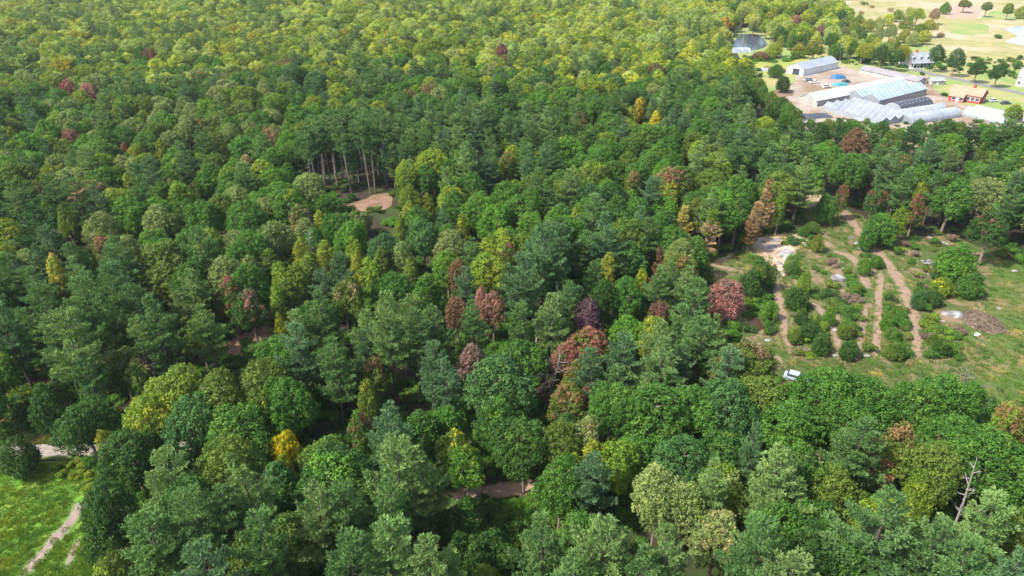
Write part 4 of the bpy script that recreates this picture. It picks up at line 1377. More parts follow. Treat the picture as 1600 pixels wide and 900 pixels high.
def near_path(px, py, k=1.0):
    for pl, w in WORN:
        for (ax, ay), (bx, by) in zip(pl, pl[1:]):
            t = max(0.0, min(1.0, ((px - ax) * (bx - ax) + (py - ay) * (by - ay)) / ((bx - ax) ** 2 + (by - ay) ** 2)))
            if (px - ax - t * (bx - ax)) ** 2 + ((py - ay - t * (by - ay)) * 1.2) ** 2 < (w * k) ** 2:
                return True
    for (x, y, w) in ((1227, 398, 18), (1310, 433, 13), (1490, 490, 24), (1205, 385, 20), (1190, 380, 16), (1220, 410, 14), (1180, 508, 16), (1452, 410, 18), (1243, 588, 18), (1377, 352, 14), (1527, 521, 8)):
        if (px - x) ** 2 + ((py - y) * 1.3) ** 2 < w * w:
            return True
    return False
rs = random.Random(11)
cnt = 0
for _ in range(1500):
    px, py = rs.uniform(1165, 1500), rs.uniform(372, 572)
    if not inside(OPEN[0], px, py) or near_path(px, py, 1.35):
        continue
    # thick in the bands between the tracks, thin elsewhere
    thick = (1232 < px < 1290 and py > 455) or (1312 < px < 1345 and py > 455) or (1380 < px < 1420 and py > 470) or (1350 < px < 1366 and py > 490) or (1430 < px < 1500 and py > 500) or (1355 < px < 1385 and 390 < py < 420) or (1430 < px < 1475 and 425 < py < 470) or (1168 < px < 1205 and py > 430)
    if rs.random() > (0.9 if thick else 0.2):
        continue
    cnt += 1
    if cnt > 235:
        break
    R = rs.uniform(1.0, 2.2)
    t1 = rs.choice(['dark', 'green', 'green', 'olive', 'bright', 'green', 'lime', 'olive', 'greybrown'])
    shrub(px, py, R, R * rs.uniform(0.7, 1.25), t1)
for px, py in ((10, 662), (30, 668), (52, 660), (70, 672), (45, 680), (18, 682), (62, 655), (35, 650)):
    shrub(px, py, rs.uniform(1.2, 1.8), rs.uniform(1.2, 1.8), rs.choice(['straw', 'tan', 'yellowgreen', 'orange']), 'lime', 0.35)
for px, py in ((105, 690), (120, 686), (138, 690), (150, 684), (110, 675), (95, 668), (130, 672), (150, 668), (20, 640), (5, 630), (40, 628), (60, 635), (20, 615), (45, 610), (80, 645), (10, 600), (100, 650)):
    shrub(px, py, rs.uniform(1.4, 2.2), rs.uniform(1.4, 2.6), rs.choice(['green', 'olive', 'dark', 'lime']), 'yellowgreen', 0.2)
for px, py in ((110, 728), (128, 734), (140, 748), (90, 732), (62, 736), (142, 766), (120, 745), (100, 745)):
    shrub(px, py, rs.uniform(1.0, 1.6), rs.uniform(1.0, 1.5), rs.choice(['bright', 'lime', 'lime', 'yellowgreen']), 'yellowgreen', 0.3)
for px, py in ((730, 800), (750, 815), (770, 800), (725, 825), (745, 838), (775, 828), (790, 815), (765, 848), (735, 790), (800, 832), (812, 822), (755, 790)):
    shrub(px, py, rs.uniform(1.4, 2.2), rs.uniform(1.4, 2.4), rs.choice(['green', 'olive', 'dark']))
for px, py in ((500, 298), (512, 300), (524, 296), (536, 300), (520, 304), (508, 306), (548, 294), (560, 290), (528, 288), (575, 288), (590, 284), (540, 284), (556, 282)):
    shrub(px, py, rs.uniform(1.4, 2.2), rs.uniform(1.2, 2.2), rs.choice(['dark', 'green', 'olive']))
for px, py in ((1320, 12), (1345, 22), (1362, 12), (1390, 18), (1410, 30), (1350, 8), (1240, 88), (1262, 86), (1330, 84), (1348, 92), (1200, 108), (1218, 112), (1470, 58), (1560, 60), (1400, 22)):
    shrub(px, py, rs.uniform(2.5, 4.5), rs.uniform(2.0, 3.5), rs.choice(['green', 'pale', 'lime', 'tan']))
for px, py in ((1438, 106), (1452, 108), (1425, 104), (1440, 118), (1414, 106), (1520, 150), (1476, 150)):
    shrub(px, py, rs.uniform(1.6, 2.4), rs.uniform(1.6, 2.4), rs.choice(['dark', 'green']))
marks_all = marks
place_label(shrub_items, NOUN)

# grass and weeds of the open ground
pts = []
def strew(poly, n, tints, smin, smax, test=None):
    xs, ys = [p[0] for p in poly], [p[1] for p in poly]
    k = 0
    while k < n:
        k += 1
        px, py = random.uniform(min(xs), max(xs)), random.uniform(min(ys), max(ys))
        if not inside(poly, px, py) or (test and test(px, py)):
            continue
        p = G(px, py)
        q = wob(p.x, p.y, 3.0, 4.0) + random.uniform(-0.5, 0.5)
        c = jitter(TINT[tints[int(max(0, min(0.999, (q + 1.3) / 2.6)) * len(tints))]])
        s = random.uniform(smin, smax)
        pts.append((p.x, p.y, 0.0, random.uniform(0, 6.28), s, s * random.uniform(0.6, 1.2), c, (*c, 0), random.randrange(3)))
def on_chalk(px, py):
    for (x, y, w) in ((128, 785, 12), (120, 800, 13), (108, 818, 12), (92, 836, 11), (76, 853, 10), (62, 870, 9), (46, 888, 8), (126, 838, 7), (118, 852, 7), (110, 872, 7)):
        if (px - x) ** 2 + (py - y) ** 2 < w * w:
            return True
    return False
strew([(-70, 728), (40, 724), (150, 728), (188, 790), (195, 960), (-80, 960)], 4200, ['bright', 'bright', 'lime', 'bright', 'lime', 'lime', 'yellowgreen'], 0.4, 0.9, on_chalk)
strew(CLEARING[:17] + [(1500, 620)] + CLEARING[18:], 9000, ['dark', 'green', 'olive', 'bright', 'olive', 'tan', 'straw'], 0.4, 1.0, lambda a, b: near_path(a, b, 0.5))
strew([(690, 770), (860, 745), (870, 860), (720, 860)], 1500, ['dark', 'olive', 'green', 'green'], 0.5, 1.2, lambda a, b: abs(b - (768 - (a - 780) * 0.11)) < 17)
strew([(1150, 365), (1260, 365), (1260, 430), (1150, 430)], 700, ['olive', 'green', 'straw', 'olive'], 0.4, 0.9, near_path)
strew([(0, 640), (95, 640), (100, 692), (0, 692)], 900, ['straw', 'tan', 'olive', 'yellowgreen', 'tan'], 0.8, 1.4)
scatter('grass', pts, TUFTS, 'tufts of rough grass and weeds on the open ground')

# ------------------------------------------------------------------ dead trees
DEAD = [dead_tree(700, 11, 2.6, 0.08, M['pale_bark']), dead_tree(701, 13, 2.2, -0.06, M['pale_bark'], 10), dead_tree(702, 10, 4.6, 0.2, M['grey_bark'], 16)]
for px, py, k, s, lab in ((838, 542, 0, 1.25, 'bare white snag, thicker of the two beside the crimson maple'), (872, 546, 1, 1.2, 'bare leaning white snag behind the crimson maple'),
                          (1500, 668, 2, 1.2, 'bare white-limbed snag sticking out of the oaks below the mown field'), (1480, 850, 1, 1.25, 'pale dead snag above the widest spreading pine'),
                          (1525, 552, 2, 0.5, 'small bare grey sapling on the mown field'), (255, 580, 1, 1.25, 'grey dead trunk with short stubs beside the pine clump'),
                          (487, 432, 0, 1.2, 'pale dead birch among the yellow-green birches'), (1455, 345, 1, 1.3, 'leaning pale bare trunk behind the clearing'),
                          (1370, 365, 1, 0.0, ''), (1505, 250, 1, 1.35, 'bare white snag in the dark trees before the greenhouses'), (1518, 372, 1, 0.55, 'short pale stump trunk beside the bright green maple'),
                          (850, 640, 2, 1.3, 'brown dead branches right of the largest oak'), (1312, 95, 0, 1.3, 'bare pale tree behind the white barn'), (1022, 90, 0, 1.5, 'bare silver tree in the far sunlit woods'),
                          (1495, 800, 2, 1.0, 'grey bare limbs under the right-hand oaks'), (270, 640, 2, 1.2, 'grey dead branches poking through the dark oaks'), (1085, 775, 2, 1.15, 'grey branching limbs below the domed blue-green oak')):
    if s == 0:
        continue
    root = empty('dead_tree', G(px, py), random.uniform(0, 6.28))
    for nm, me in [('trunk', DEAD[k][0])] + [('branch', m_) for m_ in DEAD[k][1]]:
        o = bpy.data.objects.new(nm, me)
        o.scale = (s, s, s)
        link(o, root)
    tag(root, lab, 'tree', 'dead trees')

# ------------------------------------------------------------------ boulders, rubble and other things in the clearing
def rock_mesh(seed, lx, ly, lz):
    rg = np.random.default_rng(seed)
    bm = bmesh.new()
    bmesh.ops.create_icosphere(bm, subdivisions=3, radius=1.0)
    dirs = unit(rg.normal(size=(9, 3)))
    cut = rg.uniform(0.62, 0.92, 9)
    for v in bm.verts:
        p = np.array(v.co)
        for d, c in zip(dirs, cut):
            q = p @ d
            if q > c:
                p = p - d * (q - c) * 0.85
        p *= 1 + 0.05 * math.sin(p[0] * 9 + seed) + 0.04 * math.sin(p[1] * 11 + p[2] * 7)
        v.co = (p[0] * lx, p[1] * ly, max(p[2], -0.25) * lz)
    me = bpy.data.meshes.new('boulder')
    bm.to_mesh(me)
    bm.free()
    me.materials.append(M['rock'])
    return me
for i, (px, py, lx, ly, lz, rz, lab) in enumerate((
        (1205, 386, 2.2, 1.3, 0.5, 0.2, 'flat pale slab in the middle of the sand patch'), (1213, 376, 1.7, 1.0, 0.5, 0.5, 'pale slab at the top of the sand patch'), (1192, 378, 0.8, 0.6, 0.3, 0, 'small pale slab at the edge of the sand patch'),
        (1236, 412, 1.0, 0.8, 0.5, 0.7, 'pale stone right below the large boulder'), (1262, 384, 1.2, 0.8, 0.5, 0.3, 'pale stone left of the two-coloured sapling'), (1352, 378, 0.8, 0.6, 0.4, 0, 'small whitish stone by the main path'), (1340, 380, 1.0, 0.7, 0.4, 0.2, 'whitish rock beside the larger whitish stone'), (1318, 420, 0.7, 0.5, 0.35, 0.2, 'pale stone behind the middle boulder'),
        (1227, 400, 2.7, 3.2, 1.5, 0.4, 'large grey-white boulder on the sand patch'), (1310, 436, 1.5, 2.0, 1.1, 0.9, 'grey boulder between the worn paths'),
        (1490, 492, 2.6, 1.4, 0.9, -0.2, 'long flat grey boulder beside the brushwood heap'), (1218, 412, 0.9, 1.1, 0.6, 0, 'small white stone just below the large boulder'),
        (1303, 445, 0.8, 0.6, 0.4, 0, 'low pale stone left of the middle boulder'), (1322, 446, 0.8, 0.6, 0.4, 1, 'low pale stone right of the middle boulder'),
        (1240, 380, 1.2, 0.7, 0.5, 0, 'pale stone at the back of the sand patch'), (1252, 374, 0.9, 0.6, 0.4, 0, 'small stone behind the sand patch'),
        (1305, 516, 0.7, 0.6, 0.4, 0, 'pale stone beside the curved narrow path'), (1175, 492, 1.3, 0.5, 0.4, 0.3, 'pale stone on the bank of the brown pool'),
        (1200, 532, 1.0, 0.5, 0.35, 0.3, 'flat stone below the brown pool'), (1330, 372, 0.9, 0.6, 0.5, 0, 'whitish stone left of the main path'), (1345, 388, 1.2, 0.7, 0.5, 0.5, 'larger whitish stone left of the main path'),
        (1284, 464, 0.6, 0.8, 0.5, 0, 'upright pale stone among shrubs'), (1473, 502, 0.7, 0.5, 0.3, 0, 'small stone left of the flat boulder'), (1560, 482, 0.5, 0.5, 0.3, 0, 'small stone out on the mown field'),
        (1430, 376, 1.2, 0.5, 0.4, 0, 'pale stone at the back right of the clearing'), (1585, 424, 0.9, 0.6, 0.4, 0, 'stone at the edge of the mown field'), (1452, 428, 0.7, 0.6, 0.4, 0, 'stone below the rubble heap'),
        (1305, 556, 1.0, 0.5, 0.35, 0, 'pale stone at the foot of the curved path'), (1353, 556, 0.9, 0.5, 0.35, 0, 'pale stone at the foot of the wheel tracks'))):
    o = bpy.data.objects.new('boulder' if lx > 1.25 else 'stone', rock_mesh(800 + i, lx, ly, lz))
    o.location = G(px, py)
    o.rotation_euler = (0, 0, rz)
    link(o)
    tag(o, lab, 'rock', 'stones of the clearing')

def heap(name, px, py, n, r, size, mat, lab, cat, seed):
    """broken slabs leaning on each other"""
    rg = np.random.default_rng(seed)
    root = empty(name, G(px, py), 0)
    for i in range(n):
        a, q = rg.uniform(0, 6.28), r * math.sqrt(rg.uniform())
        s = size * rg.uniform(0.5, 1.2)
        mb = MB()
        mb.box(-s, s, -s * 0.7, s * 0.7, -s * 0.2, s * 0.2)
        o = mb.build('slab', mat, root)
        o.location = (q * math.cos(a), q * math.sin(a) * 0.7, 0.15 + 0.5 * (1 - q / r))
        o.rotation_euler = (rg.uniform(-0.5, 0.5), rg.uniform(-0.5, 0.5), rg.uniform(0, 3))
    tag(root, lab, cat)
heap('rubble_heap', 1452, 411, 16, 1.6, 0.5, M['rock'], 'pale heap of broken slabs left of the full bright maple', 'rubble', 5)

def brush_heap(px, py, rx, ry, h, lab):
    rg = np.random.default_rng(9)
    root = empty('brushwood_heap', G(px, py), 0)
    mound = MB()
    for k in range(420):
        a, q = rg.uniform(0, 6.28), math.sqrt(rg.uniform())
        c = Vector((rx * q * math.cos(a), ry * q * math.sin(a), h * (1 - q * q) * rg.uniform(0.4, 1.0) + 0.1))
        d = Vector((rg.normal(), rg.normal(), rg.normal() * 0.35)).normalized() * rg.uniform(0.5, 1.3)
        c.z = max(c.z, abs(d.z) + 0.04)
        mound.tube([c - d, c + d], [0.07, 0.03], 3)
    o = mound.build('sticks', M['brush'], root)
    o['kind'] = 'stuff'
    core = MB()
    V, F = [], []
    for i in range(7):
        for k in range(16):
            q, a = i / 6, k * math.pi / 8
            V.append((rx * q * math.cos(a), ry * q * math.sin(a), h * 0.7 * (1 - q * q) + 0.04 + 0.1 * rg.uniform()))
    for i in range(6):
        for k in range(16):
            F.append((i * 16 + k, i * 16 + (k + 1) % 16, (i + 1) * 16 + (k + 1) % 16, (i + 1) * 16 + k))
    core.add(V, F)
    core.build('mound', M['brush'], root)
    tag(root, lab, 'brush heap')
brush_heap(1535, 505, 4.0, 4.6, 1.6, 'dark brown heap of dead brushwood at the edge of the mown field')

lg = MB()
a, b = G(1449, 372), G(1482, 384)
lg.tube([a + Vector((0, 0, 0.3)), (a + b) / 2 + Vector((0.2, 0.3, 0.32)), b + Vector((0, 0, 0.25))], [0.3, 0.26, 0.16], 8)
for q in (0.3, 0.55, 0.75):
    c = a.lerp(b, q) + Vector((0, 0, 0.3))
    lg.tube([c, c + Vector((0.5, -0.9, 0.6))], [0.09, 0.04], 4)
tag(lg.build('fallen_log', M['pale_bark']), 'long pale fallen log lying at the back of the clearing', 'log')

root = empty('tarpaulin_bundle', G(1527, 524), 0.3)
rk = rock_mesh(901, 0.7, 0.6, 0.6)
rk.materials.clear()
rk.materials.append(M['white_paint'])
o = link(bpy.data.objects.new('cover', rk), root)
mb = MB()
mb.box(-0.35, 0.05, -0.72, -0.5, 0.02, 0.5)
mb.build('red_panel', M['red_paint'], root)
tag(root, 'small white covered bundle with a red patch beside the brushwood heap', 'bundle')

# ------------------------------------------------------------------ vehicles
def vehicle(name, loc, rz, paint, label, pickup=False, group=None):
    root = empty(name, loc, rz)
    L, W = (5.2, 1.9) if pickup else (4.5, 1.8)
    prof = [(-L / 2, 0.35), (-L / 2, 0.85), (-L / 2 + 0.1, 0.95), (L / 2 - 1.2, 0.95), (L / 2 - 0.1, 0.8), (L / 2, 0.6), (L / 2, 0.35)]
    body = MB().extrude(prof, -W / 2, W / 2).build('body', paint, root)
    mod = body.modifiers.new('soft', 'BEVEL')
    mod.width = 0.07
    mod.segments = 2
    c0, c1 = (-0.5, 1.35) if pickup else (-1.75, 1.15)
    cab = [(c0, 0.93), (c0 + (0.15 if pickup else 0.45), 1.5), (c1 - 0.75, 1.55), (c1, 0.93)]
    MB().extrude(cab, -W / 2 + 0.1, W / 2 - 0.1).build('window', M['window'], root)
    r0, r1 = cab[1][0] - 0.05, cab[2][0] + 0.05
    MB().box(r0, r1, -W / 2 + 0.12, W / 2 - 0.12, 1.5, 1.6).build('roof', paint, root)
    if pickup:
        MB().box(-L / 2 + 0.1, -0.7, -W / 2 + 0.15, W / 2 - 0.15, 0.9, 0.97).build('load_bed', M['tyre'], root)
    for sx in (-1, 1):
        for sy in (-1, 1):
            pts_ = [(sx * L * 0.31, sy * (W / 2 - 0.2), 0.34), (sx * L * 0.31, sy * (W / 2 + 0.01), 0.34)]
            wheel = MB().tube(pts_, [0.34, 0.34], 14).build('wheel', M['tyre'], root)
            MB().tube([pts_[1], (pts_[1][0], pts_[1][1] + sy * 0.015, 0.34)], [0.2, 0.19], 10).build('rim', M['silver'], wheel)
    for sy in (-1, 1):
        MB().box(L / 2 - 0.06, L / 2 + 0.015, sy * 0.6 - 0.18, sy * 0.6 + 0.18, 0.55, 0.7).build('headlight', M['white_paint'], root)
    tag(root, label, 'truck' if pickup else 'car', group)
vehicle('parked_car', G(1243, 594), -0.55, M['silver'], 'silver-blue car half hidden by oaks below the clearing')
vehicle('parked_car', G(1552, 159), 0.15, M['white_paint'], 'white car on the lawn beside the red house', group='cars by the red house')
vehicle('parked_car', G(1571, 163), 0.1, M['dark_paint'], 'dark car on the lawn beside the white car', group='cars by the red house')
vehicle('pickup_truck', G(1272, 130), 0.2, M['white_paint'], 'white pickup truck in front of the white barn', True, 'vehicles in the farm yard')
vehicle('pickup_truck', G(1262, 126), 0.5, M['silver'], 'silver pickup truck beside the barn doorway', True, 'vehicles in the farm yard')
vehicle('parked_car', G(1291, 137), 0.3, M['white_paint'], 'white car parked behind the long white shed', group='vehicles in the farm yard')
vehicle('parked_car', G(1322, 129), 0.3, M['dark_paint'], 'dark blue car parked by the teal tarpaulin', group='vehicles in the farm yard')

def draped(name, px, py, lx, ly, h, mat, label, rz=0.0, seed=1):
    """a sheet pulled over a pile: ridged top, skirt down to the ground"""
    rg = np.random.default_rng(seed)
    nx, ny = 12, 8
    V, F = [], []
    for i in range(nx + 1):
        for j in range(ny + 1):
            u, v = i / nx * 2 - 1, j / ny * 2 - 1
            e = max(abs(u), abs(v))
            V.append((u * lx * (1 + 0.05 * rg.normal()), v * ly * (1 + 0.05 * rg.normal()), 0.02 + h * min(1.0, (1 - e) * 3.0) * (0.8 + 0.2 * rg.uniform())))
    for i in range(nx):
        for j in range(ny):
            k = i * (ny + 1) + j
            F.append((k, k + 1, k + ny + 2, k + ny + 1))
    o = MB().add(V, F).build(name, mat)
    o.location = G(px, py)
    o.rotation_euler = (0, 0, rz)
    tag(o, label, 'tarpaulin', 'sheets over piles')
draped('tarpaulin', 1156, 80, 8, 5, 2.2, M['white_film'], 'white tarpaulin over a pile beside the far pond', 0.2, 1)
draped('tarpaulin', 1309, 122, 3.6, 2.6, 1.8, M['blue'], 'blue tarpaulin over a pile beside the white barn', 0.3, 2)
draped('tarpaulin', 1313, 133, 4.2, 2.2, 1.2, M['teal'], 'teal tarpaulin over a pile behind the long shed', 0.3, 3)
draped('tarpaulin', 1192, 110, 3.6, 2.6, 1.2, M['white_film'], 'white tarpaulin alone on the yellow field', 0.1, 4)
draped('tarpaulin', 1275, 182, 7, 3.5, 0.9, M['shade_cloth'], 'dark tarpaulin on the ground before the low greenhouses', 0.2, 6)

# ------------------------------------------------------------------ farm buildings
def frame(p0, p1):
    """an Empty at ground point p0 whose x axis runs to p1; returns it and the length"""
    a, b = G(*p0), G(*p1)
    d = b - a
    return a, math.atan2(d.y, d.x), d.length

def gable(mb_roof, L, D, hw, hr, over=0.3, t=0.18, x0=0.0, y0=0.0):
    """a pitched roof over a box L x D with its ridge along x"""
    o = over
    for s in (0, 1):
        ya = y0 - o if s == 0 else y0 + D + o
        za = hw - hr * o / (D / 2)
        yr = y0 + D / 2
        vs = [(x0 - o, ya, za), (x0 + L + o, ya, za), (x0 + L + o, yr, hw + hr), (x0 - o, yr, hw + hr)]
        vs += [(x, y, z + t) for x, y, z in vs]
        mb_roof.add(vs, [(0, 1, 2, 3), (4, 5, 6, 7), (0, 1, 5, 4), (1, 2, 6, 5), (2, 3, 7, 6), (3, 0, 4, 7)])
    return mb_roof

def house_wall(L, D, hw, hr, x0=0.0, y0=0.0):
    """walls with gable ends"""
    prof = [(y0, 0), (y0 + D, 0), (y0 + D, hw), (y0 + D / 2, hw + hr), (y0, hw)]
    n = 5
    vs = [(x0, y, z) for y, z in prof] + [(x0 + L, y, z) for y, z in prof]
    fs = [(i, (i + 1) % n, (i + 1) % n + n, i + n) for i in range(n)] + [tuple(range(n)), tuple(range(n, 2 * n))]
    return MB().add(vs, fs)

def windows(root, spots, y, w, h, trim=0.12):
    """each window: a frame proud of the wall, its pane as a sub-part"""
    for x, z in spots:
        f = MB()
        f.box(x - w / 2 - trim, x + w / 2 + trim, y - 0.06, y + 0.02, z - trim, z)
        f.box(x - w / 2 - trim, x + w / 2 + trim, y - 0.06, y + 0.02, z + h, z + h + trim)
        f.box(x - w / 2 - trim, x - w / 2, y - 0.06, y + 0.02, z, z + h)
        f.box(x + w / 2, x + w / 2 + trim, y - 0.06, y + 0.02, z, z + h)
        fo = f.build('window', M['white_paint'], root)
        MB().box(x - w / 2, x + w / 2, y - 0.025, y + 0.02, z, z + h).build('pane', M['window'], fo)

# long white-roofed shed with an open post front
a, rz, L = frame((1274, 167), (1416, 139))
r = empty('long_shed', a, rz)
house_wall(L, 9.5, 2.7, 2.4).build('wall', M['grey_wall'], r)
gable(MB(), L, 9.5, 2.7, 2.4).build('roof', M['white_roof'], r)
for k in range(11):
    MB().box(0.3 + k * (L - 0.8) / 10, 0.55 + k * (L - 0.8) / 10, -0.28, -0.03, 0, 2.55).build('post', M['white_paint'], r)
MB().box(0.0, L, -0.2, -0.03, 2.25, 2.45).build('eave_beam', M['grey_roof'], r)
tag(r, 'long shed with a bright white roof and open posts along its front', 'shed')

# white barn with a dark doorway
a, rz, L = frame((1254, 119), (1308, 107))
r = empty('barn', a, rz)
house_wall(L, 10, 3.4, 2.6).build('wall', M['white_paint'], r)
rf = gable(MB(), L, 10, 3.4, 2.6).build('roof', M['white_film'], r)
MB().tube([(L * 0.45, 5, 6.1), (L * 0.45, 5, 6.7)], [0.25, 0.25], 8).build('vent', M['grey_roof'], rf)
d = MB().box(-0.08, 0.05, 2.2, 6.4, 0, 3.2).build('door', M['dark_paint'], r)
MB().box(-0.16, -0.08, 1.9, 2.2, 0, 3.4).build('door_frame', M['white_paint'], d)
tag(r, 'white barn with a dark doorway in its gable end', 'barn')

# long low grey-roofed shed behind
a, rz, L = frame((1342, 114), (1432, 134))
r = empty('low_shed', a, rz)
house_wall(L, 8, 2.0, 1.6).build('wall', M['grey_wall'], r)
gable(MB(), L, 8, 2.0, 1.6).build('roof', M['grey_roof'], r)
for k in range(8):
    MB().box(1 + k * L / 8, 1.25 + k * L / 8, -0.05, -0.02, 0, 1.8).build('post', M['white_paint'], r)
tag(r, 'long low shed with a dark grey roof behind the white shed', 'shed')

def glasshouse(name, p0, p1, D, hw, hr, spans, roof, wall, label, ribs=12):
    a, rz, L = frame(p0, p1)
    r = empty(name, a, rz)
    w = D / spans
    for s in range(spans):
        house_wall(L, w - 0.06, hw, hr, 0, s * w + 0.03).build('wall', wall, r)
        rf = gable(MB(), L, w - 0.06, hw, hr, over=0.0, t=0.1, x0=0, y0=s * w + 0.03).build('roof', roof, r)
        for k in range(ribs + 1):
            x = k * L / ribs
            g = MB()
            yr = s * w + w / 2
            g.tube([(x, s * w + 0.06, hw + 0.14), (x, yr, hw + hr + 0.16), (x, (s + 1) * w - 0.06, hw + 0.14)], [0.05, 0.05, 0.05], 4)
            g.build('glazing_bar', M['white_paint'], rf)
    tag(r, label, 'greenhouse', 'greenhouses of the nursery')
    return r, L
# twin-gabled blue glass greenhouse: ridges run left-right, gable ends towards the yard
r, L = glasshouse('glass_greenhouse', (1372, 168), (1446, 149), 17, 3.0, 2.4, 2, M['glazing'], M['pale_glazing'], 'tall twin-ridged glasshouse with a pale blue glass roof')
MB().box(-0.1, 0.02, 2.4, 4.4, 0, 2.4).build('door', M['grey_roof'], r)
glasshouse('low_greenhouse', (1285, 172), (1374, 198), 22, 1.9, 1.5, 4, M['pale_glazing'], M['white_film'], 'low four-ridged white greenhouse in front of the long shed', 10)

def hoop(name, p0, p1, D, h, cover, ends, label, spans=1, ribs=9, base=0.5):
    a, rz, L = frame(p0, p1)
    r = empty(name, a, rz)
    w = D / spans
    for s in range(spans):
        yc = s * w + w / 2
        def arc(k, add=0.0):
            t = math.pi * k / 12
            return (yc - (w / 2 - 0.03 + add) * math.cos(t), base + (h - base + add) * math.sin(t))
        prof = [arc(k) for k in range(13)]
        V = [(x, y, z) for x in (0.0, L) for y, z in prof]
        F = [(k, k + 1, k + 14, k + 13) for k in range(12)]
        MB().add(V, F).build('cover', cover, r)
        for x in (0.0, L):
            e = MB()
            e.add([(x, y, z) for y, z in prof] + [(x, prof[12][0], 0), (x, prof[0][0], 0)], [tuple(range(15))])
            e.build('end_wall', ends, r)
        b = MB()
        b.box(0, L, prof[0][0] - 0.05, prof[0][0] + 0.02, 0, base)
        b.box(0, L, prof[12][0] - 0.02, prof[12][0] + 0.05, 0, base)
        b.build('side_board', ends, r)
        for k in range(ribs + 1):
            x = k * L / ribs
            MB().tube([(x, *arc(j, 0.03)) for j in range(0, 13, 2)], [0.05] * 7, 4).build('hoop', M['white_paint'], r)
    tag(r, label, 'greenhouse', 'greenhouses of the nursery')
hoop('hoop_greenhouse', (1408, 180), (1458, 169), 9, 4.2, M['shade_cloth'], M['white_film'], 'hoop greenhouse under black shade cloth with white ends')
hoop('hoop_greenhouse', (1425, 196), (1502, 183), 14, 3.4, M['white_film'], M['pale_glazing'], 'double white hoop greenhouse right of the black shaded one', 2)
hoop('hoop_greenhouse', (1504, 181), (1572, 197), 12, 3.6, M['white_film'], M['pale_glazing'], 'white hoop greenhouse running towards the dark pines below the red house', 2)

# red house with a stepped tan roof
a, rz, L = frame((1481, 155), (1530, 163))
r = empty('red_house', a, rz)
house_wall(L, 9, 3.4, 2.6).build('wall', M['red_wall'], r)
rf = gable(MB(), L, 9, 3.4, 2.6, over=0.4).build('roof', M['tan_roof'], r)
MB().box(L * 0.6, L * 0.6 + 1.0, 4.0, 5.0, 5.2, 7.2).build('chimney', M['red_wall'], rf)
house_wall(L * 0.45, 3.2, 2.6, 1.2, 1.0, -3.25).build('porch_wall', M['red_wall'], r)
gable(MB(), L * 0.45, 3.2, 2.6, 1.2, over=0.3, x0=1.0, y0=-3.25).build('porch_roof', M['tan_roof'], r)
windows(r, [(3.0, 0.9), (6.0, 0.9)], -3.25, 1.5, 1.3)
windows(r, [(L * 0.62, 1.1), (L * 0.75, 1.1), (L * 0.9, 1.1)], 0.0, 1.4, 1.4)
d = MB().box(4.1, 5.0, -3.33, -3.22, 0, 2.1).build('door', M['white_paint'], r)
MB().box(4.85, 4.92, -3.38, -3.33, 1.0, 1.1).build('handle', M['dark_paint'], d)
g = MB()
g.box(L + 0.02, L + 0.1, 1.6, 2.9, 1.0, 2.4)
w_ = g.build('window', M['white_paint'], r)
MB().box(L + 0.1, L + 0.13, 1.75, 2.75, 1.1, 2.3).build('pane', M['window'], w_)
MB().box(L + 0.02, L + 0.1, 5.2, 6.4, 0, 2.3).build('door', M['white_paint'], r)
tag(r, 'red clapboard house with a tan roof and white windows', 'house')

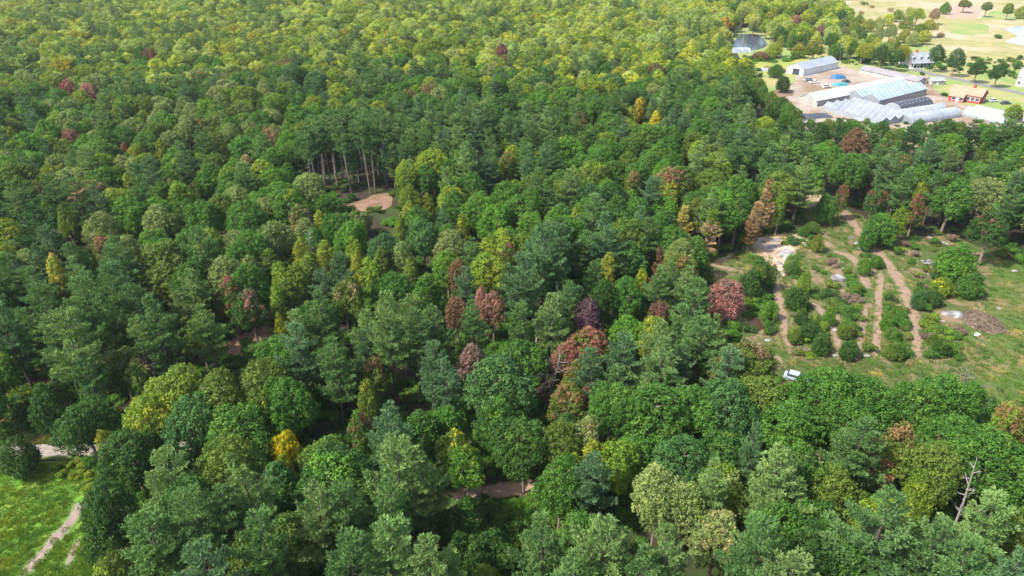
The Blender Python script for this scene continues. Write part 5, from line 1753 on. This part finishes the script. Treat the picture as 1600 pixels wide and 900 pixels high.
# white house with three dormers over a columned porch
def white_house(p0, p1, D, hw, hr, dorm, label, porch=True):
    a, rz, L = frame(p0, p1)
    r = empty('white_house', a, rz)
    house_wall(L, D, hw, hr).build('wall', M['white_paint'], r)
    rf = gable(MB(), L, D, hw, hr, over=0.35).build('roof', M['slate'], r)
    MB().box(L * 0.5 - 0.5, L * 0.5 + 0.5, D * 0.55, D * 0.55 + 1.0, hw + hr * 0.6, hw + hr + 1.2).build('chimney', M['red_wall'], rf)
    for k in range(dorm):
        x = L * (k + 0.5) / dorm
        z = hw + 0.7
        prof = [(x - 0.8, z), (x + 0.8, z), (x + 0.8, z + 1.5), (x, z + 2.2), (x - 0.8, z + 1.5)]
        dm = MB().extrude(prof, 1.0, 4.0).build('dormer', M['white_paint'], r)
        MB().box(x - 0.4, x + 0.4, 0.93, 1.02, z + 0.3, z + 1.4).build('pane', M['window'], dm)
        g = MB()
        for s in (-1, 1):
            vs = [(x, 0.8, z + 2.25), (x + s * 1.05, 0.8, z + 1.35), (x + s * 1.05, 4.0, z + 1.35), (x, 4.0, z + 2.25)]
            vs += [(q[0], q[1], q[2] + 0.12) for q in vs]
            g.add(vs, [(0, 1, 2, 3), (4, 5, 6, 7), (0, 1, 5, 4), (1, 2, 6, 5), (2, 3, 7, 6), (3, 0, 4, 7)])
        g.build('dormer_roof', M['slate'], dm)
    n = max(int(L / 2.4), 2)
    windows(r, [(L * (k + 0.5) / n, 1.0) for k in range(n)], 0.0, 1.0, 1.5)
    if porch:
        MB().box(0, L, -2.2, -0.08, 0, 0.35).build('porch_floor', M['white_paint'], r)
        MB().box(-0.2, L + 0.2, -2.5, -0.03, 2.85, 3.05).build('porch_roof', M['slate'], r)
        for k in range(7):
            x = 0.2 + k * (L - 0.4) / 6
            MB().tube([(x, -2.05, 0.35), (x, -2.05, 2.85)], [0.13, 0.1], 8).build('column', M['white_paint'], r)
    tag(r, label, 'house')
white_house((1421, 107), (1454, 105), 9, 3.2, 4.2, 3, 'white house with three roof dormers and a columned porch')
white_house((1586, 134), (1640, 142), 9, 4.6, 3.6, 0, 'white house with a grey roof cut by the picture edge', False)

sh = empty('garden_shed', G(1455, 133), 0.1)
house_wall(7, 5, 2.0, 1.2).build('wall', M['grey_wall'], sh)
gable(MB(), 7, 5, 2.0, 1.2).build('roof', M['slate'], sh)
MB().box(2.6, 3.6, -0.06, 0.02, 0, 1.8).build('door', M['white_paint'], sh)
tag(sh, 'small grey garden shed under the twin dark maples', 'shed')

def pole(px, py, h, label):
    r = empty('utility_pole', G(px, py), 0.3)
    MB().tube([(0, 0, -0.2), (0, 0, h)], [0.2, 0.13], 8).build('pole', M['pale_bark'], r)
    MB().box(-1.1, 1.1, -0.07, 0.07, h - 0.8, h - 0.62).build('crossarm', M['grey_bark'], r)
    for x in (-0.9, 0.9, 0.35):
        MB().tube([(x, 0, h - 0.62), (x, 0, h - 0.4)], [0.06, 0.04], 6).build('insulator', M['white_paint'], r)
    tag(r, label, 'utility pole', 'utility poles along the road')
pole(1418, 114, 10, 'utility pole left of the white dormer house')
pole(1445, 137, 9, 'utility pole at the corner of the twin-ridged glasshouse')
pole(1160, 70, 9, 'pale pole beside the white tarpaulin and pond')

# ------------------------------------------------------------------ the air: faint haze over the whole place
hz, nt, out_ = new_mat('haze_air')
nt.links.clear()
pv = N(nt, 'ShaderNodeVolumePrincipled')
pv.inputs['Color'].default_value = (0.86, 0.92, 1.0, 1)
pv.inputs['Density'].default_value = 0.00006
pv.inputs['Anisotropy'].default_value = 0.2
nt.links.new(pv.outputs[0], out_.inputs['Volume'])
MBh = MB()
MBh.box(-1500, 1500, -300, 2600, -1.0, 84.0)
tag(MBh.build('haze', hz), 'thin pale haze in the air over the woods', kind='stuff')
